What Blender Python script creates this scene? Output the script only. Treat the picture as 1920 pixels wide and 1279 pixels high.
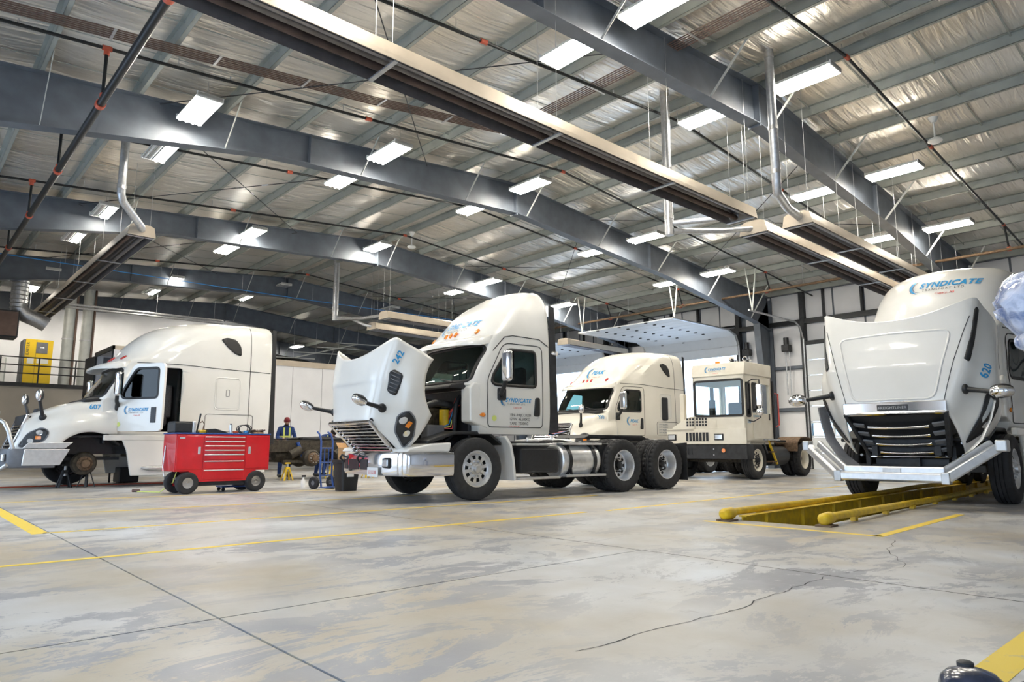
import bpy, bmesh, math, random
import numpy as np
from mathutils import Vector, Matrix
from mathutils.bvhtree import BVHTree
for o in list(bpy.data.objects): bpy.data.objects.remove(o)
scene = bpy.context.scene
COL = scene.collection
R = math.radians
rnd = random.Random(7)

# ---------------------------------------------------------------- camera
cam = bpy.data.cameras.new('camera'); cam_o = bpy.data.objects.new('camera', cam); COL.objects.link(cam_o)
cam.sensor_fit = 'HORIZONTAL'; cam.sensor_width = 36; cam.lens = 36*1290/1920; cam.clip_end = 300; cam.clip_start = .05
cam_o.location = (0, 0, .88)
cam_o.rotation_euler = (R(90)+math.atan((838-639.5)/1290), 0, R(47.8))
scene.camera = cam_o
# ---------------------------------------------------------------- light and exposure
vs = scene.view_settings
vs.view_transform = 'Standard'; vs.look = 'None'; vs.gamma = 1; vs.use_curve_mapping = False
vs.exposure = 0.0
SKY_STRENGTH = 4.4
LAMP_STRENGTH = 75.0
w = bpy.data.worlds.new('sky'); scene.world = w; w.use_nodes = True
nt = w.node_tree; nt.nodes.clear()
bg = nt.nodes.new('ShaderNodeBackground'); wo = nt.nodes.new('ShaderNodeOutputWorld')
bg.inputs[0].default_value = (.62, .79, 1, 1); bg.inputs[1].default_value = SKY_STRENGTH
nt.links.new(bg.outputs[0], wo.inputs[0])

# ---------------------------------------------------------------- materials
def mat(name, col, rough=.5, metal=0., var=0., scale=6., bump=0., bscale=30., coat=0., col2=None, spec=.5, emit=None, stretch=None):
    m = bpy.data.materials.new(name); m.use_nodes = True
    t = m.node_tree; b = t.nodes['Principled BSDF']
    b.inputs['Base Color'].default_value = (*col, 1); b.inputs['Roughness'].default_value = rough
    b.inputs['Metallic'].default_value = metal; b.inputs['Coat Weight'].default_value = coat
    b.inputs['Coat Roughness'].default_value = .06
    b.inputs['Specular IOR Level'].default_value = spec
    if emit:
        b.inputs['Emission Color'].default_value = (*emit[0], 1); b.inputs['Emission Strength'].default_value = emit[1]
    if var or bump:
        tc = t.nodes.new('ShaderNodeTexCoord'); src = tc.outputs['Object']
        if stretch:
            mp = t.nodes.new('ShaderNodeMapping'); mp.inputs['Scale'].default_value = stretch
            t.links.new(src, mp.inputs[0]); src = mp.outputs[0]
    if var:
        n = t.nodes.new('ShaderNodeTexNoise'); n.inputs['Scale'].default_value = scale; n.inputs['Detail'].default_value = 6
        t.links.new(src, n.inputs['Vector'])
        r = t.nodes.new('ShaderNodeValToRGB')
        c2 = col2 or tuple(c*(1-var) for c in col)
        r.color_ramp.elements[0].position = .35; r.color_ramp.elements[1].position = .65
        r.color_ramp.elements[0].color = (*c2, 1); r.color_ramp.elements[1].color = (*col, 1)
        t.links.new(n.outputs['Fac'], r.inputs[0]); t.links.new(r.outputs[0], b.inputs['Base Color'])
    if bump:
        n2 = t.nodes.new('ShaderNodeTexNoise'); n2.inputs['Scale'].default_value = bscale; n2.inputs['Detail'].default_value = 4
        t.links.new(src, n2.inputs['Vector'])
        bp = t.nodes.new('ShaderNodeBump'); bp.inputs['Strength'].default_value = bump; bp.inputs['Distance'].default_value = .02
        t.links.new(n2.outputs['Fac'], bp.inputs['Height']); t.links.new(bp.outputs[0], b.inputs['Normal'])
    return m

def glass_mat(name, tint, refl=.08):
    m = bpy.data.materials.new(name); m.use_nodes = True
    t = m.node_tree; t.nodes.clear()
    o = t.nodes.new('ShaderNodeOutputMaterial'); mx = t.nodes.new('ShaderNodeMixShader')
    tr = t.nodes.new('ShaderNodeBsdfTransparent'); gl = t.nodes.new('ShaderNodeBsdfGlossy'); fr = t.nodes.new('ShaderNodeFresnel')
    tr.inputs[0].default_value = (*tint, 1); gl.inputs['Roughness'].default_value = .02; fr.inputs[0].default_value = 1.5
    t.links.new(fr.outputs[0], mx.inputs[0]); t.links.new(tr.outputs[0], mx.inputs[1]); t.links.new(gl.outputs[0], mx.inputs[2])
    t.links.new(mx.outputs[0], o.inputs[0])
    return m

M = dict(
 white=mat('white_paint', (.80,.79,.76), .28, 0, .06, 1.2, coat=.5, col2=(.74,.73,.69)),
 ivory=mat('ivory_paint', (.83,.80,.73), .28, 0, .06, 1.2, coat=.5, col2=(.78,.75,.67)),
 cream=mat('cream_paint', (.80,.76,.66), .4, 0, .1, 2.5, coat=.2, col2=(.73,.68,.57)),
 chrome=mat('chrome', (.82,.82,.84), .09, 1),
 alu=mat('aluminium', (.80,.81,.83), .32, .8, .1, 14),
 alu_dull=mat('dull_aluminium', (.62,.62,.62), .42, .9, .2, 9),
 galv=mat('galvanised_steel', (.62,.63,.65), .38, .85, .2, 16),
 black=mat('black_plastic', (.018,.019,.022), .45, 0, .3, 20),
 dark=mat('dark_steel', (.035,.037,.042), .55, .2, .4, 9),
 rubber=mat('tyre_rubber', (.028,.028,.03), .8, 0, .35, 14, bump=.15, bscale=60),
 greasy=mat('greasy_steel', (.075,.062,.045), .65, .3, .6, 14, bump=.4, bscale=35),
 rust=mat('rusty_steel', (.19,.12,.07), .75, .2, .5, 18, bump=.2),
 glossnavy=mat('gloss_navy_plastic', (.03,.04,.075), .22, 0, .5, 12, coat=.4),
 grey=mat('grey_plastic', (.16,.165,.18), .5, 0, .15, 10),
 steel=mat('grey_primer_steel', (.115,.135,.165), .5, 0, .2, 3, col2=(.09,.105,.13)),
 purlin=mat('purlin_steel', (.36,.385,.36), .5, .15, .15, 3),
 brace=mat('pale_brace_steel', (.52,.54,.52), .5, .2, .15, 4),
 pipe=mat('black_pipe', (.016,.018,.02), .4, .3, .2, 8),
 redc=mat('red_coupling', (.55,.10,.05), .45, 0, .2, 10),
 brown=mat('brown_conduit', (.15,.095,.075), .55, .2, .2, 6),
 heater=mat('heater_tan_reflector', (.56,.485,.39), .42, .35, .12, 3),
 heater_in=mat('heater_inner_reflector', (.30,.29,.30), .35, .8, .2, 6),
 tube_hot=mat('heater_tube', (.12,.08,.065), .6, .4, .4, 5),
 red=mat('red_cabinet_paint', (.62,.014,.022), .3, 0, .12, 4, coat=.4),
 yellow=mat('yellow_paint', (.82,.56,.02), .45, 0, .35, 9, col2=(.62,.40,.03), bump=.1),
 kyellow=mat('compressor_yellow', (.86,.58,.02), .4, 0, .08, 2),
 blue=mat('blue_paint', (.02,.075,.30), .4, 0, .2, 8),
 blueline=mat('blue_hose', (.02,.22,.60), .5),
 decal_blue=mat('decal_blue', (.03,.30,.62), .4),
 decal_grey=mat('decal_slate', (.16,.20,.26), .4),
 decal_black=mat('decal_black', (.03,.03,.035), .5),
 decal_red=mat('decal_red', (.70,.10,.08), .4),
 amber=mat('amber_lens', (.80,.24,.02), .2, 0, coat=.5),
 redlens=mat('red_lens', (.45,.02,.02), .2, coat=.5),
 lens=mat('clear_lens', (.70,.72,.74), .08, .6),
 seam=mat('seam_shadow_gap', (.03,.03,.03), .8),
 gasket=mat('black_gasket', (.012,.012,.013), .55),
 fabric=mat('grey_seat_fabric', (.10,.10,.11), .9, 0, .3, 30),
 wallw=mat('white_wall_liner', (.80,.80,.82), .55, 0, .06, 1.5, bump=.08, bscale=5),
 beige=mat('beige_wall', (.46,.42,.36), .7, 0, .08, 1.5),
 doorw=mat('door_panel_white', (.74,.77,.80), .5, 0, .05, 2),
 cardboard=mat('cardboard', (.50,.30,.14), .85, 0, .2, 8),
 wood=mat('pallet_wood', (.28,.19,.12), .85, 0, .35, 12, stretch=(1,1,8)),
 skin=mat('skin', (.46,.27,.19), .6),
 hair=mat('dark_hair', (.02,.015,.012), .7),
 cloth_blue=mat('blue_coverall', (.018,.05,.19), .9, 0, .3, 12, bump=.3, bscale=18),
 cloth_red=mat('dark_red_knit', (.22,.03,.04), .95, 0, .25, 40, bump=.3, bscale=90),
 hivis=mat('reflective_yellow_tape', (.70,.78,.22), .6),
 concrete_dark=mat('pit_concrete', (.10,.09,.075), .85, 0, .5, 4, bump=.2),
 glass=glass_mat('windscreen_glass', (.30,.42,.40)),
 glass_dark=glass_mat('dark_glass', (.05,.06,.06)),
 glass_pale=glass_mat('pale_glass', (.80,.88,.90)),
 frost=mat('frosted_pane', (.85,.9,.95), .4),
 lamp_on=mat('lit_fluorescent_tube', (1,1,1), .4, emit=((1,.93,.80), LAMP_STRENGTH)),
 lamp_off=mat('unlit_tube', (.72,.73,.74), .3),
 lamp_house=mat('lamp_housing_white', (.82,.82,.80), .45),
 outside=mat('bright_yard_gravel', (.75,.77,.80), .9, 0, .1, .4),
)

# ---------------------------------------------------------------- mesh builder
class MB:
    def __init__(s): s.v = []; s.f = []
    def add(s, vs, fs):
        n = len(s.v); s.v += [tuple(map(float, p)) for p in vs]; s.f += [tuple(i+n for i in f) for f in fs]; return s
    def box(s, a, b):
        x0,y0,z0 = a; x1,y1,z1 = b
        return s.add([(x0,y0,z0),(x1,y0,z0),(x1,y1,z0),(x0,y1,z0),(x0,y0,z1),(x1,y0,z1),(x1,y1,z1),(x0,y1,z1)],
                     [(0,3,2,1),(4,5,6,7),(0,1,5,4),(1,2,6,5),(2,3,7,6),(3,0,4,7)])
    def bar(s, p, q, w, h, up=(0,0,1)):          # box-section bar between two points
        p=Vector(p); q=Vector(q); d=(q-p).normalized(); u=Vector(up)
        if abs(d.dot(u))>.99: u=Vector((0,1,0))
        a=d.cross(u).normalized()*(w/2); b=a.cross(d).normalized()*(h/2)
        vs=[p-a-b,p+a-b,p+a+b,p-a+b,q-a-b,q+a-b,q+a+b,q-a+b]
        return s.add(vs,[(0,3,2,1),(4,5,6,7),(0,1,5,4),(1,2,6,5),(2,3,7,6),(3,0,4,7)])
    def tube(s, p, q, r, n=12, r2=None, caps=True):
        p=Vector(p); q=Vector(q); d=(q-p).normalized(); u=Vector((0,0,1)) if abs(d.z)<.9 else Vector((1,0,0))
        a=d.cross(u).normalized(); b=d.cross(a); r2 = r if r2 is None else r2
        vs=[p+(a*math.cos(6.28318*i/n)+b*math.sin(6.28318*i/n))*r for i in range(n)]+[q+(a*math.cos(6.28318*i/n)+b*math.sin(6.28318*i/n))*r2 for i in range(n)]
        fs=[(i,(i+1)%n,(i+1)%n+n,i+n) for i in range(n)]
        if caps: fs += [tuple(range(n-1,-1,-1)), tuple(range(n,2*n))]
        return s.add(vs,fs)
    def path(s, pts, r, n=8):
        pts=[Vector(p) for p in pts]; m=len(pts); prev=None; vs=[]
        for i,p in enumerate(pts):
            d=(pts[min(i+1,m-1)]-pts[max(i-1,0)]).normalized()
            if prev is None:
                u=Vector((0,0,1)) if abs(d.z)<.9 else Vector((1,0,0)); a=d.cross(u).normalized()
            else: a=(prev-d*prev.dot(d)).normalized()
            prev=a; b=d.cross(a); rr=r[i] if isinstance(r,(list,tuple)) else r
            vs+=[p+(a*math.cos(6.28318*k/n)+b*math.sin(6.28318*k/n))*rr for k in range(n)]
        fs=[(i*n+k,i*n+(k+1)%n,(i+1)*n+(k+1)%n,(i+1)*n+k) for i in range(m-1) for k in range(n)]
        fs+=[tuple(range(n-1,-1,-1)),tuple(range((m-1)*n,m*n))]
        return s.add(vs,fs)
    def lathe(s, prof, c=(0,0,0), axis='x', n=32, close=False):   # prof: (radius, along)
        vs=[]; m=len(prof)
        for r,a in prof:
            for k in range(n):
                t=6.2831853*k/n; u,v=r*math.cos(t),r*math.sin(t)
                p={'x':(a,u,v),'y':(u,a,v),'z':(u,v,a)}[axis]
                vs.append((p[0]+c[0],p[1]+c[1],p[2]+c[2]))
        fs=[(i*n+k,i*n+(k+1)%n,(i+1)*n+(k+1)%n,(i+1)*n+k) for i in range(m-1) for k in range(n)]
        if close: fs+=[((m-1)*n+k,(m-1)*n+(k+1)%n,(k+1)%n,k) for k in range(n)]
        else:
            if prof[0][0]>1e-4: fs.append(tuple(range(n-1,-1,-1)))
            if prof[-1][0]>1e-4: fs.append(tuple(range((m-1)*n,m*n)))
        return s.add(vs,fs)
    def prism(s, poly, a0, a1, axis='x'):      # polygon in the other two axes, extruded
        g={'x':lambda u,v,a:(a,u,v),'y':lambda u,v,a:(u,a,v),'z':lambda u,v,a:(u,v,a)}[axis]
        n=len(poly); vs=[g(u,v,a0) for u,v in poly]+[g(u,v,a1) for u,v in poly]
        return s.add(vs,[tuple(range(n-1,-1,-1)),tuple(range(n,2*n))]+[(i,(i+1)%n,(i+1)%n+n,i+n) for i in range(n)])
    def loft(s, rings, cap0=True, cap1=True, closed=True):
        n=len(rings[0]); vs=[p for r in rings for p in r]; k=n if closed else n-1
        fs=[(i*n+j,i*n+(j+1)%n,(i+1)*n+(j+1)%n,(i+1)*n+j) for i in range(len(rings)-1) for j in range(k)]
        if cap0: fs.append(tuple(range(n-1,-1,-1)))
        if cap1: fs.append(tuple(range((len(rings)-1)*n,len(rings)*n)))
        return s.add(vs,fs)
    def ball(s, c, r, n=14, m=8, sc=(1,1,1)):
        vs=[];
        for i in range(m+1):
            t=math.pi*i/m
            for k in range(n):
                p=6.2831853*k/n; vs.append((c[0]+sc[0]*r*math.sin(t)*math.cos(p),c[1]+sc[1]*r*math.sin(t)*math.sin(p),c[2]+sc[2]*r*math.cos(t)))
        return s.add(vs,[(i*n+k,(i+1)*n+k,(i+1)*n+(k+1)%n,i*n+(k+1)%n) for i in range(m) for k in range(n)])
    def xf(s, mtx, start=0):
        s.v[start:]=[tuple(mtx@Vector(p)) for p in s.v[start:]]; return s
    def mesh(s, name):
        me=bpy.data.meshes.new(name); me.from_pydata(s.v,[],s.f)
        bm=bmesh.new(); bm.from_mesh(me); bmesh.ops.remove_doubles(bm,verts=bm.verts,dist=1e-5)
        bmesh.ops.recalc_face_normals(bm,faces=bm.faces); bm.to_mesh(me); bm.free(); return me
    def build(s, name, m, parent=None, smooth=None, bevel=0, seg=2, solid=0, sub=0, off=-1):
        return obj(name, s.mesh(name), m, parent, smooth, bevel, seg, solid, sub, off)

def obj(name, me, m, parent=None, smooth=None, bevel=0, seg=2, solid=0, sub=0, off=-1):
    o=bpy.data.objects.new(name,me); COL.objects.link(o)
    if m is not None and not me.materials: me.materials.append(M[m] if isinstance(m,str) else m)
    if smooth:
        me.polygons.foreach_set('use_smooth',[True]*len(me.polygons))
        me.set_sharp_from_angle(angle=R(smooth))
    if solid: k=o.modifiers.new('solid','SOLIDIFY'); k.thickness=solid; k.offset=off
    if bevel: k=o.modifiers.new('bevel','BEVEL'); k.width=bevel; k.segments=seg; k.limit_method='ANGLE'; k.angle_limit=R(40)
    if sub: k=o.modifiers.new('sub','SUBSURF'); k.levels=sub; k.render_levels=sub
    if parent is not None: o.parent=parent
    return o
def tag(o, label=None, cat=None, group=None, kind=None):
    if label: o['label']=label
    if cat: o['category']=cat
    if group: o['group']=group
    if kind: o['kind']=kind
    return o
def empty(name, loc=(0,0,0), rz=0, label=None, cat=None, group=None, kind=None):
    o=bpy.data.objects.new(name,None); COL.objects.link(o); o.empty_display_size=.2
    o.location=loc; o.rotation_euler=(0,0,R(rz)); return tag(o,label,cat,group,kind)
def inst(src, parent=None, loc=None, rot=None, name=None):
    o=src.copy(); COL.objects.link(o)
    if name: o.name=name
    if parent is not None: o.parent=parent
    if loc is not None: o.location=loc
    if rot is not None: o.rotation_euler=rot
    return o
def copy_tree(o, parent=None):
    c=o.copy(); COL.objects.link(c); c.parent=parent
    for ch in list(o.children): copy_tree(ch,c)
    return c
def pchip(xs, ys, x):
    xs=np.asarray(xs,float); ys=np.asarray(ys,float); h=np.diff(xs); d=np.diff(ys)/h; m=np.zeros_like(ys)
    m[0]=d[0]; m[-1]=d[-1]
    for i in range(1,len(xs)-1):
        m[i]=0 if d[i-1]*d[i]<=0 else 2*d[i-1]*d[i]/(d[i-1]+d[i])
    x=np.asarray(x,float); i=np.clip(np.searchsorted(xs,x)-1,0,len(h)-1); t=(x-xs[i])/h[i]
    return (2*t**3-3*t**2+1)*ys[i]+(t**3-2*t**2+t)*h[i]*m[i]+(-2*t**3+3*t**2)*ys[i+1]+(t**3-t**2)*h[i]*m[i+1]
def rrect(u0,v0,u1,v1,r=.05,n=5):
    pts=[]
    for cu,cv,a in ((u1-r,v1-r,0),(u0+r,v1-r,90),(u0+r,v0+r,180),(u1-r,v0+r,270)):
        for k in range(n+1):
            t=R(a+90*k/n); pts.append((cu+r*math.cos(t),cv+r*math.sin(t)))
    return pts
def rpoly(pts, r=.06, n=5):                    # polygon with rounded corners
    out=[]; m=len(pts)
    for i in range(m):
        p=Vector(pts[i]); a=(Vector(pts[i-1])-p); b=(Vector(pts[(i+1)%m])-p)
        rr=r[i] if isinstance(r,(list,tuple)) else r
        rr=min(rr,a.length*.45,b.length*.45); a=p+a.normalized()*rr; b=p+b.normalized()*rr
        for k in range(n+1):
            t=k/n; q=a*(1-t)**2+p*2*t*(1-t)+b*t*t; out.append((q.x,q.y))
    return out

# ---------------------------------------------------------------- draping on a shell
AX={'+x':((3,0,0),(-1,0,0)),'-x':((-3,0,0),(1,0,0)),'-y':((0,-8,0),(0,1,0)),'+z':((0,0,9),(0,0,-1))}
def hit(bvh, u, v, ax, off):
    o,d=AX[ax]
    p={'x':(o[0],u,v),'y':(u,o[1],v),'z':(u,v,o[2])}[ax[1]]
    loc,nor,_,_=bvh.ray_cast(Vector(p),Vector(d))
    if loc is None: return None
    if nor.dot(Vector(d))>0: nor=-nor
    return loc+nor*off
def drape_mesh(me, bvh, ax, off):
    last=None; miss=[]
    for v in me.vertices:
        h=hit(bvh,v.co.x,v.co.y,ax,off)
        if h is None: miss.append(v.index); continue
        last=h; v.co=h
    if miss:
        bm=bmesh.new(); bm.from_mesh(me); bm.verts.ensure_lookup_table()
        bmesh.ops.delete(bm,geom=[bm.verts[i] for i in miss],context='VERTS'); bm.to_mesh(me); bm.free()
    return me
def patch(name, bvh, outline, ax, off, m, parent, res=.08, solid=0, smooth=60):
    bm=bmesh.new(); bm.faces.new([bm.verts.new((u,v,0)) for u,v in outline])
    us=[p[0] for p in outline]; vs_=[p[1] for p in outline]
    for lo,hi,no in ((min(us),max(us),(1,0,0)),(min(vs_),max(vs_),(0,1,0))):
        k=math.floor(lo/res)+1
        while k*res<hi-1e-4:
            bmesh.ops.bisect_plane(bm,geom=bm.verts[:]+bm.edges[:]+bm.faces[:],plane_co=tuple(c*k*res for c in no),plane_no=no); k+=1
    me=bpy.data.meshes.new(name); bm.to_mesh(me); bm.free()
    drape_mesh(me,bvh,ax,off)
    return obj(name,me,m,parent,smooth,solid=solid,off=0)
def resample(pts, step, closed=False):
    out=[]; P=[Vector(p) for p in pts]; n=len(P)
    for i in range(n if closed else n-1):
        a,b=P[i],P[(i+1)%n]; k=max(1,int((b-a).length/step))
        out+=[a.lerp(b,t/k) for t in range(k)]
    if not closed: out.append(P[-1])
    return out
def strip(name, bvh, pts, width, ax, off, m, parent, closed=False, step=.05, side=0):
    P=resample(pts,step,closed); n=len(P); vs=[]; fs=[]
    for i,p in enumerate(P):
        a=P[i-1] if (i or closed) else P[0]; b=P[(i+1)%n] if (i<n-1 or closed) else P[-1]
        d=(b-a); d=d.normalized() if d.length>1e-9 else Vector((1,0)); nn=Vector((-d.y,d.x))
        w0,w1=(-width/2,width/2) if side==0 else ((0,width) if side>0 else (-width,0))
        vs+=[(p.x+nn.x*w0,p.y+nn.y*w0,0),(p.x+nn.x*w1,p.y+nn.y*w1,0)]
    for i in range(n if closed else n-1):
        j=(i+1)%n; fs.append((2*i,2*j,2*j+1,2*i+1))
    me=bpy.data.meshes.new(name); me.from_pydata(vs,[],fs)
    drape_mesh(me,bvh,ax,off)
    return obj(name,me,m,parent,60,solid=.004,off=0)
def text_mesh(s, size, shear=0, space=1.0, align='LEFT', bold=0.0):
    c=bpy.data.curves.new('lettering','FONT'); c.body=s; c.size=size; c.shear=shear; c.space_character=space; c.align_x=align; c.offset=bold
    c.resolution_u=3
    o=bpy.data.objects.new('lettering',c); COL.objects.link(o)
    dg=bpy.context.evaluated_depsgraph_get(); me=bpy.data.meshes.new_from_object(o.evaluated_get(dg))
    bpy.data.objects.remove(o); me.materials.clear(); return me
def lettering(s, m, parent, bvh=None, at=(0,0), ax='+x', size=.1, off=.004, flip=False, rot=0, shear=0, space=1., align='LEFT', bold=0., name='lettering'):
    me=text_mesh(s,size,shear,space,align,bold); c,sn=math.cos(R(rot)),math.sin(R(rot))
    for v in me.vertices:
        x,y=v.co.x,v.co.y
        if flip: x=-x
        v.co=(at[0]+c*x-sn*y, at[1]+sn*x+c*y, 0)
    if bvh: drape_mesh(me,bvh,ax,off)
    return obj(name,me,m,parent)
def flat_text(s, m, parent, loc, rot, size=.1, shear=0, space=1., align='CENTER', bold=0., name='lettering'):
    o=obj(name,text_mesh(s,size,shear,space,align,bold),m,parent); o.location=loc; o.rotation_euler=rot; return o
def crescent(cx, cy, r, a0, a1, t, n=16):      # tapered arc outline in 2D
    o=[]; i_=[]
    for k in range(n+1):
        f=k/n; a=R(a0+(a1-a0)*f); w_=t*math.sin(math.pi*min(1,f*1.0))**.8+.001
        o.append((cx+(r+w_/2)*math.cos(a),cy+(r+w_/2)*math.sin(a))); i_.append((cx+(r-w_/2)*math.cos(a),cy+(r-w_/2)*math.sin(a)))
    return o+i_[::-1]
def apply_bool(o, cutters, op='DIFFERENCE'):
    for c in cutters:
        k=o.modifiers.new('b','BOOLEAN'); k.operation=op; k.object=c; k.solver='EXACT'
    dg=bpy.context.evaluated_depsgraph_get(); dg.update()
    me=bpy.data.meshes.new_from_object(o.evaluated_get(dg))
    o.modifiers.clear(); old=o.data; o.data=me; bpy.data.meshes.remove(old)
    for c in cutters: bpy.data.objects.remove(c)
    me.polygons.foreach_set('use_smooth',[True]*len(me.polygons)); me.set_sharp_from_angle(angle=R(42))
    return o

# ================================================================ THE HALL
def rz_(y): return 8.5-abs(y-13)/12           # top of the rafters
BX=[-6.7,-14.25,-21.9,-29.6,-37.3,-45.0,-52.7]
YW,YN,XL,XR=28.0,-2.2,-60.0,9.0

def floor_mat():
    m=bpy.data.materials.new('worn_coated_concrete'); m.use_nodes=True; t=m.node_tree; b=t.nodes['Principled BSDF']
    g=t.nodes.new('ShaderNodeNewGeometry')
    def noise(scale,detail=6,rough=.6,st=None,dist=0):
        n=t.nodes.new('ShaderNodeTexNoise'); n.inputs['Scale'].default_value=scale; n.inputs['Detail'].default_value=detail
        n.inputs['Roughness'].default_value=rough; n.inputs['Distortion'].default_value=dist
        if st:
            mp=t.nodes.new('ShaderNodeMapping'); mp.inputs['Scale'].default_value=st; mp.inputs['Rotation'].default_value=(0,0,R(8))
            t.links.new(g.outputs['Position'],mp.inputs[0]); t.links.new(mp.outputs[0],n.inputs['Vector'])
        else: t.links.new(g.outputs['Position'],n.inputs['Vector'])
        return n.outputs['Fac']
    def ramp(src,p0,p1,c0=(0,0,0),c1=(1,1,1)):
        r=t.nodes.new('ShaderNodeValToRGB'); e=r.color_ramp.elements
        e[0].position=p0; e[1].position=p1; e[0].color=(*c0,1); e[1].color=(*c1,1); t.links.new(src,r.inputs[0]); return r.outputs[0]
    def mix(f,a,c):
        x=t.nodes.new('ShaderNodeMix'); x.data_type='RGBA'
        for s,k in ((f,0),(a,6),(c,7)):
            if isinstance(s,tuple): x.inputs[k].default_value=(*s,1)
            elif isinstance(s,float): x.inputs[k].default_value=s
            else: t.links.new(s,x.inputs[k])
        return x.outputs[2]
    def mul(a,c):
        x=t.nodes.new('ShaderNodeMath'); x.operation='MULTIPLY'
        for s,k in ((a,0),(c,1)):
            if isinstance(s,float): x.inputs[k].default_value=s
            else: t.links.new(s,x.inputs[k])
        return x.outputs[0]
    coat=ramp(noise(.55,3),.35,.62,(.45,.455,.46),(.57,.585,.61))
    dirt=mix(ramp(noise(.33,4,.6),.38,.62),coat,(.40,.345,.26))                       # tan grime in broad drifts
    wornm=mul(ramp(noise(1.7,10,.78,(1,.5,1),.5),.50,.525),ramp(noise(.5,3),.36,.56))      # coating worn through to grey concrete
    c1=mix(mul(wornm,.92),dirt,(.25,.255,.28))
    streak=ramp(noise(2.6,6,.7,(3.0,.5,1)),.60,.74)
    c2=mix(mul(streak,.35),c1,(.30,.27,.22))
    spots=mul(ramp(noise(9,3,.6,(2.2,.45,1)),.70,.74),ramp(noise(.9,3),.5,.6))
    c3=mix(mul(spots,.8),c2,(.12,.10,.075))
    oil=mul(ramp(noise(1.7,5,.65,(.8,1.6,1)),.69,.76),.7)
    c4=mix(oil,c3,(.16,.13,.095))
    t.links.new(c4,b.inputs['Base Color'])
    rr=ramp(noise(1.3,6,.65),.35,.7,(.30,.30,.30),(.55,.55,.55)); t.links.new(rr,b.inputs['Roughness'])
    bp=t.nodes.new('ShaderNodeBump'); bp.inputs['Strength'].default_value=.12; bp.inputs['Distance'].default_value=.01
    t.links.new(noise(14,6,.7),bp.inputs['Height']); t.links.new(bp.outputs[0],b.inputs['Normal'])
    return m
M['floor']=floor_mat()
def worn_line_mat():
    m=mat('worn_yellow_line',(.78,.56,.05),.55); t=m.node_tree; b=t.nodes['Principled BSDF']
    g=t.nodes.new('ShaderNodeNewGeometry'); n=t.nodes.new('ShaderNodeTexNoise'); n.inputs['Scale'].default_value=7; n.inputs['Detail'].default_value=8; n.inputs['Roughness'].default_value=.7
    t.links.new(g.outputs['Position'],n.inputs['Vector']); r=t.nodes.new('ShaderNodeValToRGB'); e=r.color_ramp.elements
    e[0].position=.30; e[1].position=.42; e[0].color=(.42,.38,.30,1); e[1].color=(.80,.57,.05,1)
    t.links.new(n.outputs['Fac'],r.inputs[0]); t.links.new(r.outputs[0],b.inputs['Base Color']); return m
M['line']=worn_line_mat()

PIT=(-4.02,7.72); PROT=2.5
def pitw(x,y):
    c,s=math.cos(R(PROT)),math.sin(R(PROT)); return (PIT[0]+c*x-s*y,PIT[1]+s*x+c*y)
HOLE=[pitw(-.47,.12),pitw(.44,.12),pitw(.44,16.5),pitw(-.47,16.5)]
fl=tag(MB().box((XL,YN,-.06),(-11.4,YW,-.02)).box((-11.4,YN,-.06),(XR,5.2,-.02)).box((3.6,5.2,-.06),(XR,YW,-.02)).box((-11.5,5.2,-.06),(-11.2,YW,-.02)).build('floor','concrete_dark'),'grey coated concrete workshop floor with saw-cut joints',None,None,'structure')
gap=.007
xs=[XL,-49.4,-41.8,-34.2,-26.6,-19.0,-11.4,-3.8,3.8,XR]; ys=[YN,1.39,4.95,8.6,12.2,15.8,19.4,23.0,YW]
for i in range(len(xs)-1):
    for j in range(len(ys)-1):
        if -11.5<xs[i]<3.7 and ys[j]>4.9: continue
        MB().box((xs[i]+gap,ys[j]+gap,-.03),(xs[i+1]-gap,ys[j+1]-gap,0)).build('floor_slab','floor',fl)
a=[(-11.4+gap,4.95+gap),(3.8-gap,4.95+gap),(3.8-gap,YW),(-11.4+gap,YW)]
mb=MB(); vs=[(x,y,0) for x,y in a]+[(x,y,0) for x,y in HOLE]+[(x,y,-.15) for x,y in HOLE]
mb.add(vs,[(0,1,5,4),(1,2,6,5),(2,3,7,6),(3,0,4,7)]+[(4+i,4+(i+1)%4,8+(i+1)%4,8+i) for i in range(4)])
mb.build('floor_slab','floor',fl)
def line(x0,y0,x1,y1,w):
    MB().bar((x0,y0,.0008),(x1,y1,.0008),w,.002).build('painted_line','line',fl)
line(-6.5,-2.1,-6.45,7.2,.075); line(-8.66,1.33,-8.5,9.8,.075); line(-8.62,1.30,-14.5,1.30,.15); line(-10.95,2.2,-10.7,9,.07)
line(-4.75,7.42,-2.75,7.46,.09); line(-2.78,7.42,-2.92,10.6,.10); line(-.86,.2,-.86,6.2,.14); line(-13.8,1.3,-13.3,7.5,.06)
line(-6.4,7.6,-6.9,19,.08)
# foreground cracks are thin dark grooves filled with dirt
def crack(pts,w=.008):
    vs=[];fs=[]
    P=[]
    for a_,b_ in zip(pts[:-1],pts[1:]):
        for k in range(8):
            f=k/8; P.append((a_[0]+(b_[0]-a_[0])*f+rnd.uniform(-.025,.025),a_[1]+(b_[1]-a_[1])*f+rnd.uniform(-.025,.025)))
    for i,p in enumerate(P):
        ww=w*rnd.uniform(.3,1.0); vs+=[(p[0]-ww/2,p[1]-ww/2,.0012),(p[0]+ww/2,p[1]+ww/2,.0012)]
    for i in range(len(P)-1): fs.append((2*i,2*i+2,2*i+3,2*i+1))
    me=bpy.data.meshes.new('floor_crack'); me.from_pydata(vs,[],fs); obj('floor_crack',me,'seam',fl)
crack([(-2.15,2.35),(-2.1,3.4),(-2.15,4.3),(-2.2,5.05)]); crack([(-2.2,5.05),(-1.95,5.7),(-2.35,6.5),(-2.6,7.3)])
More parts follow.
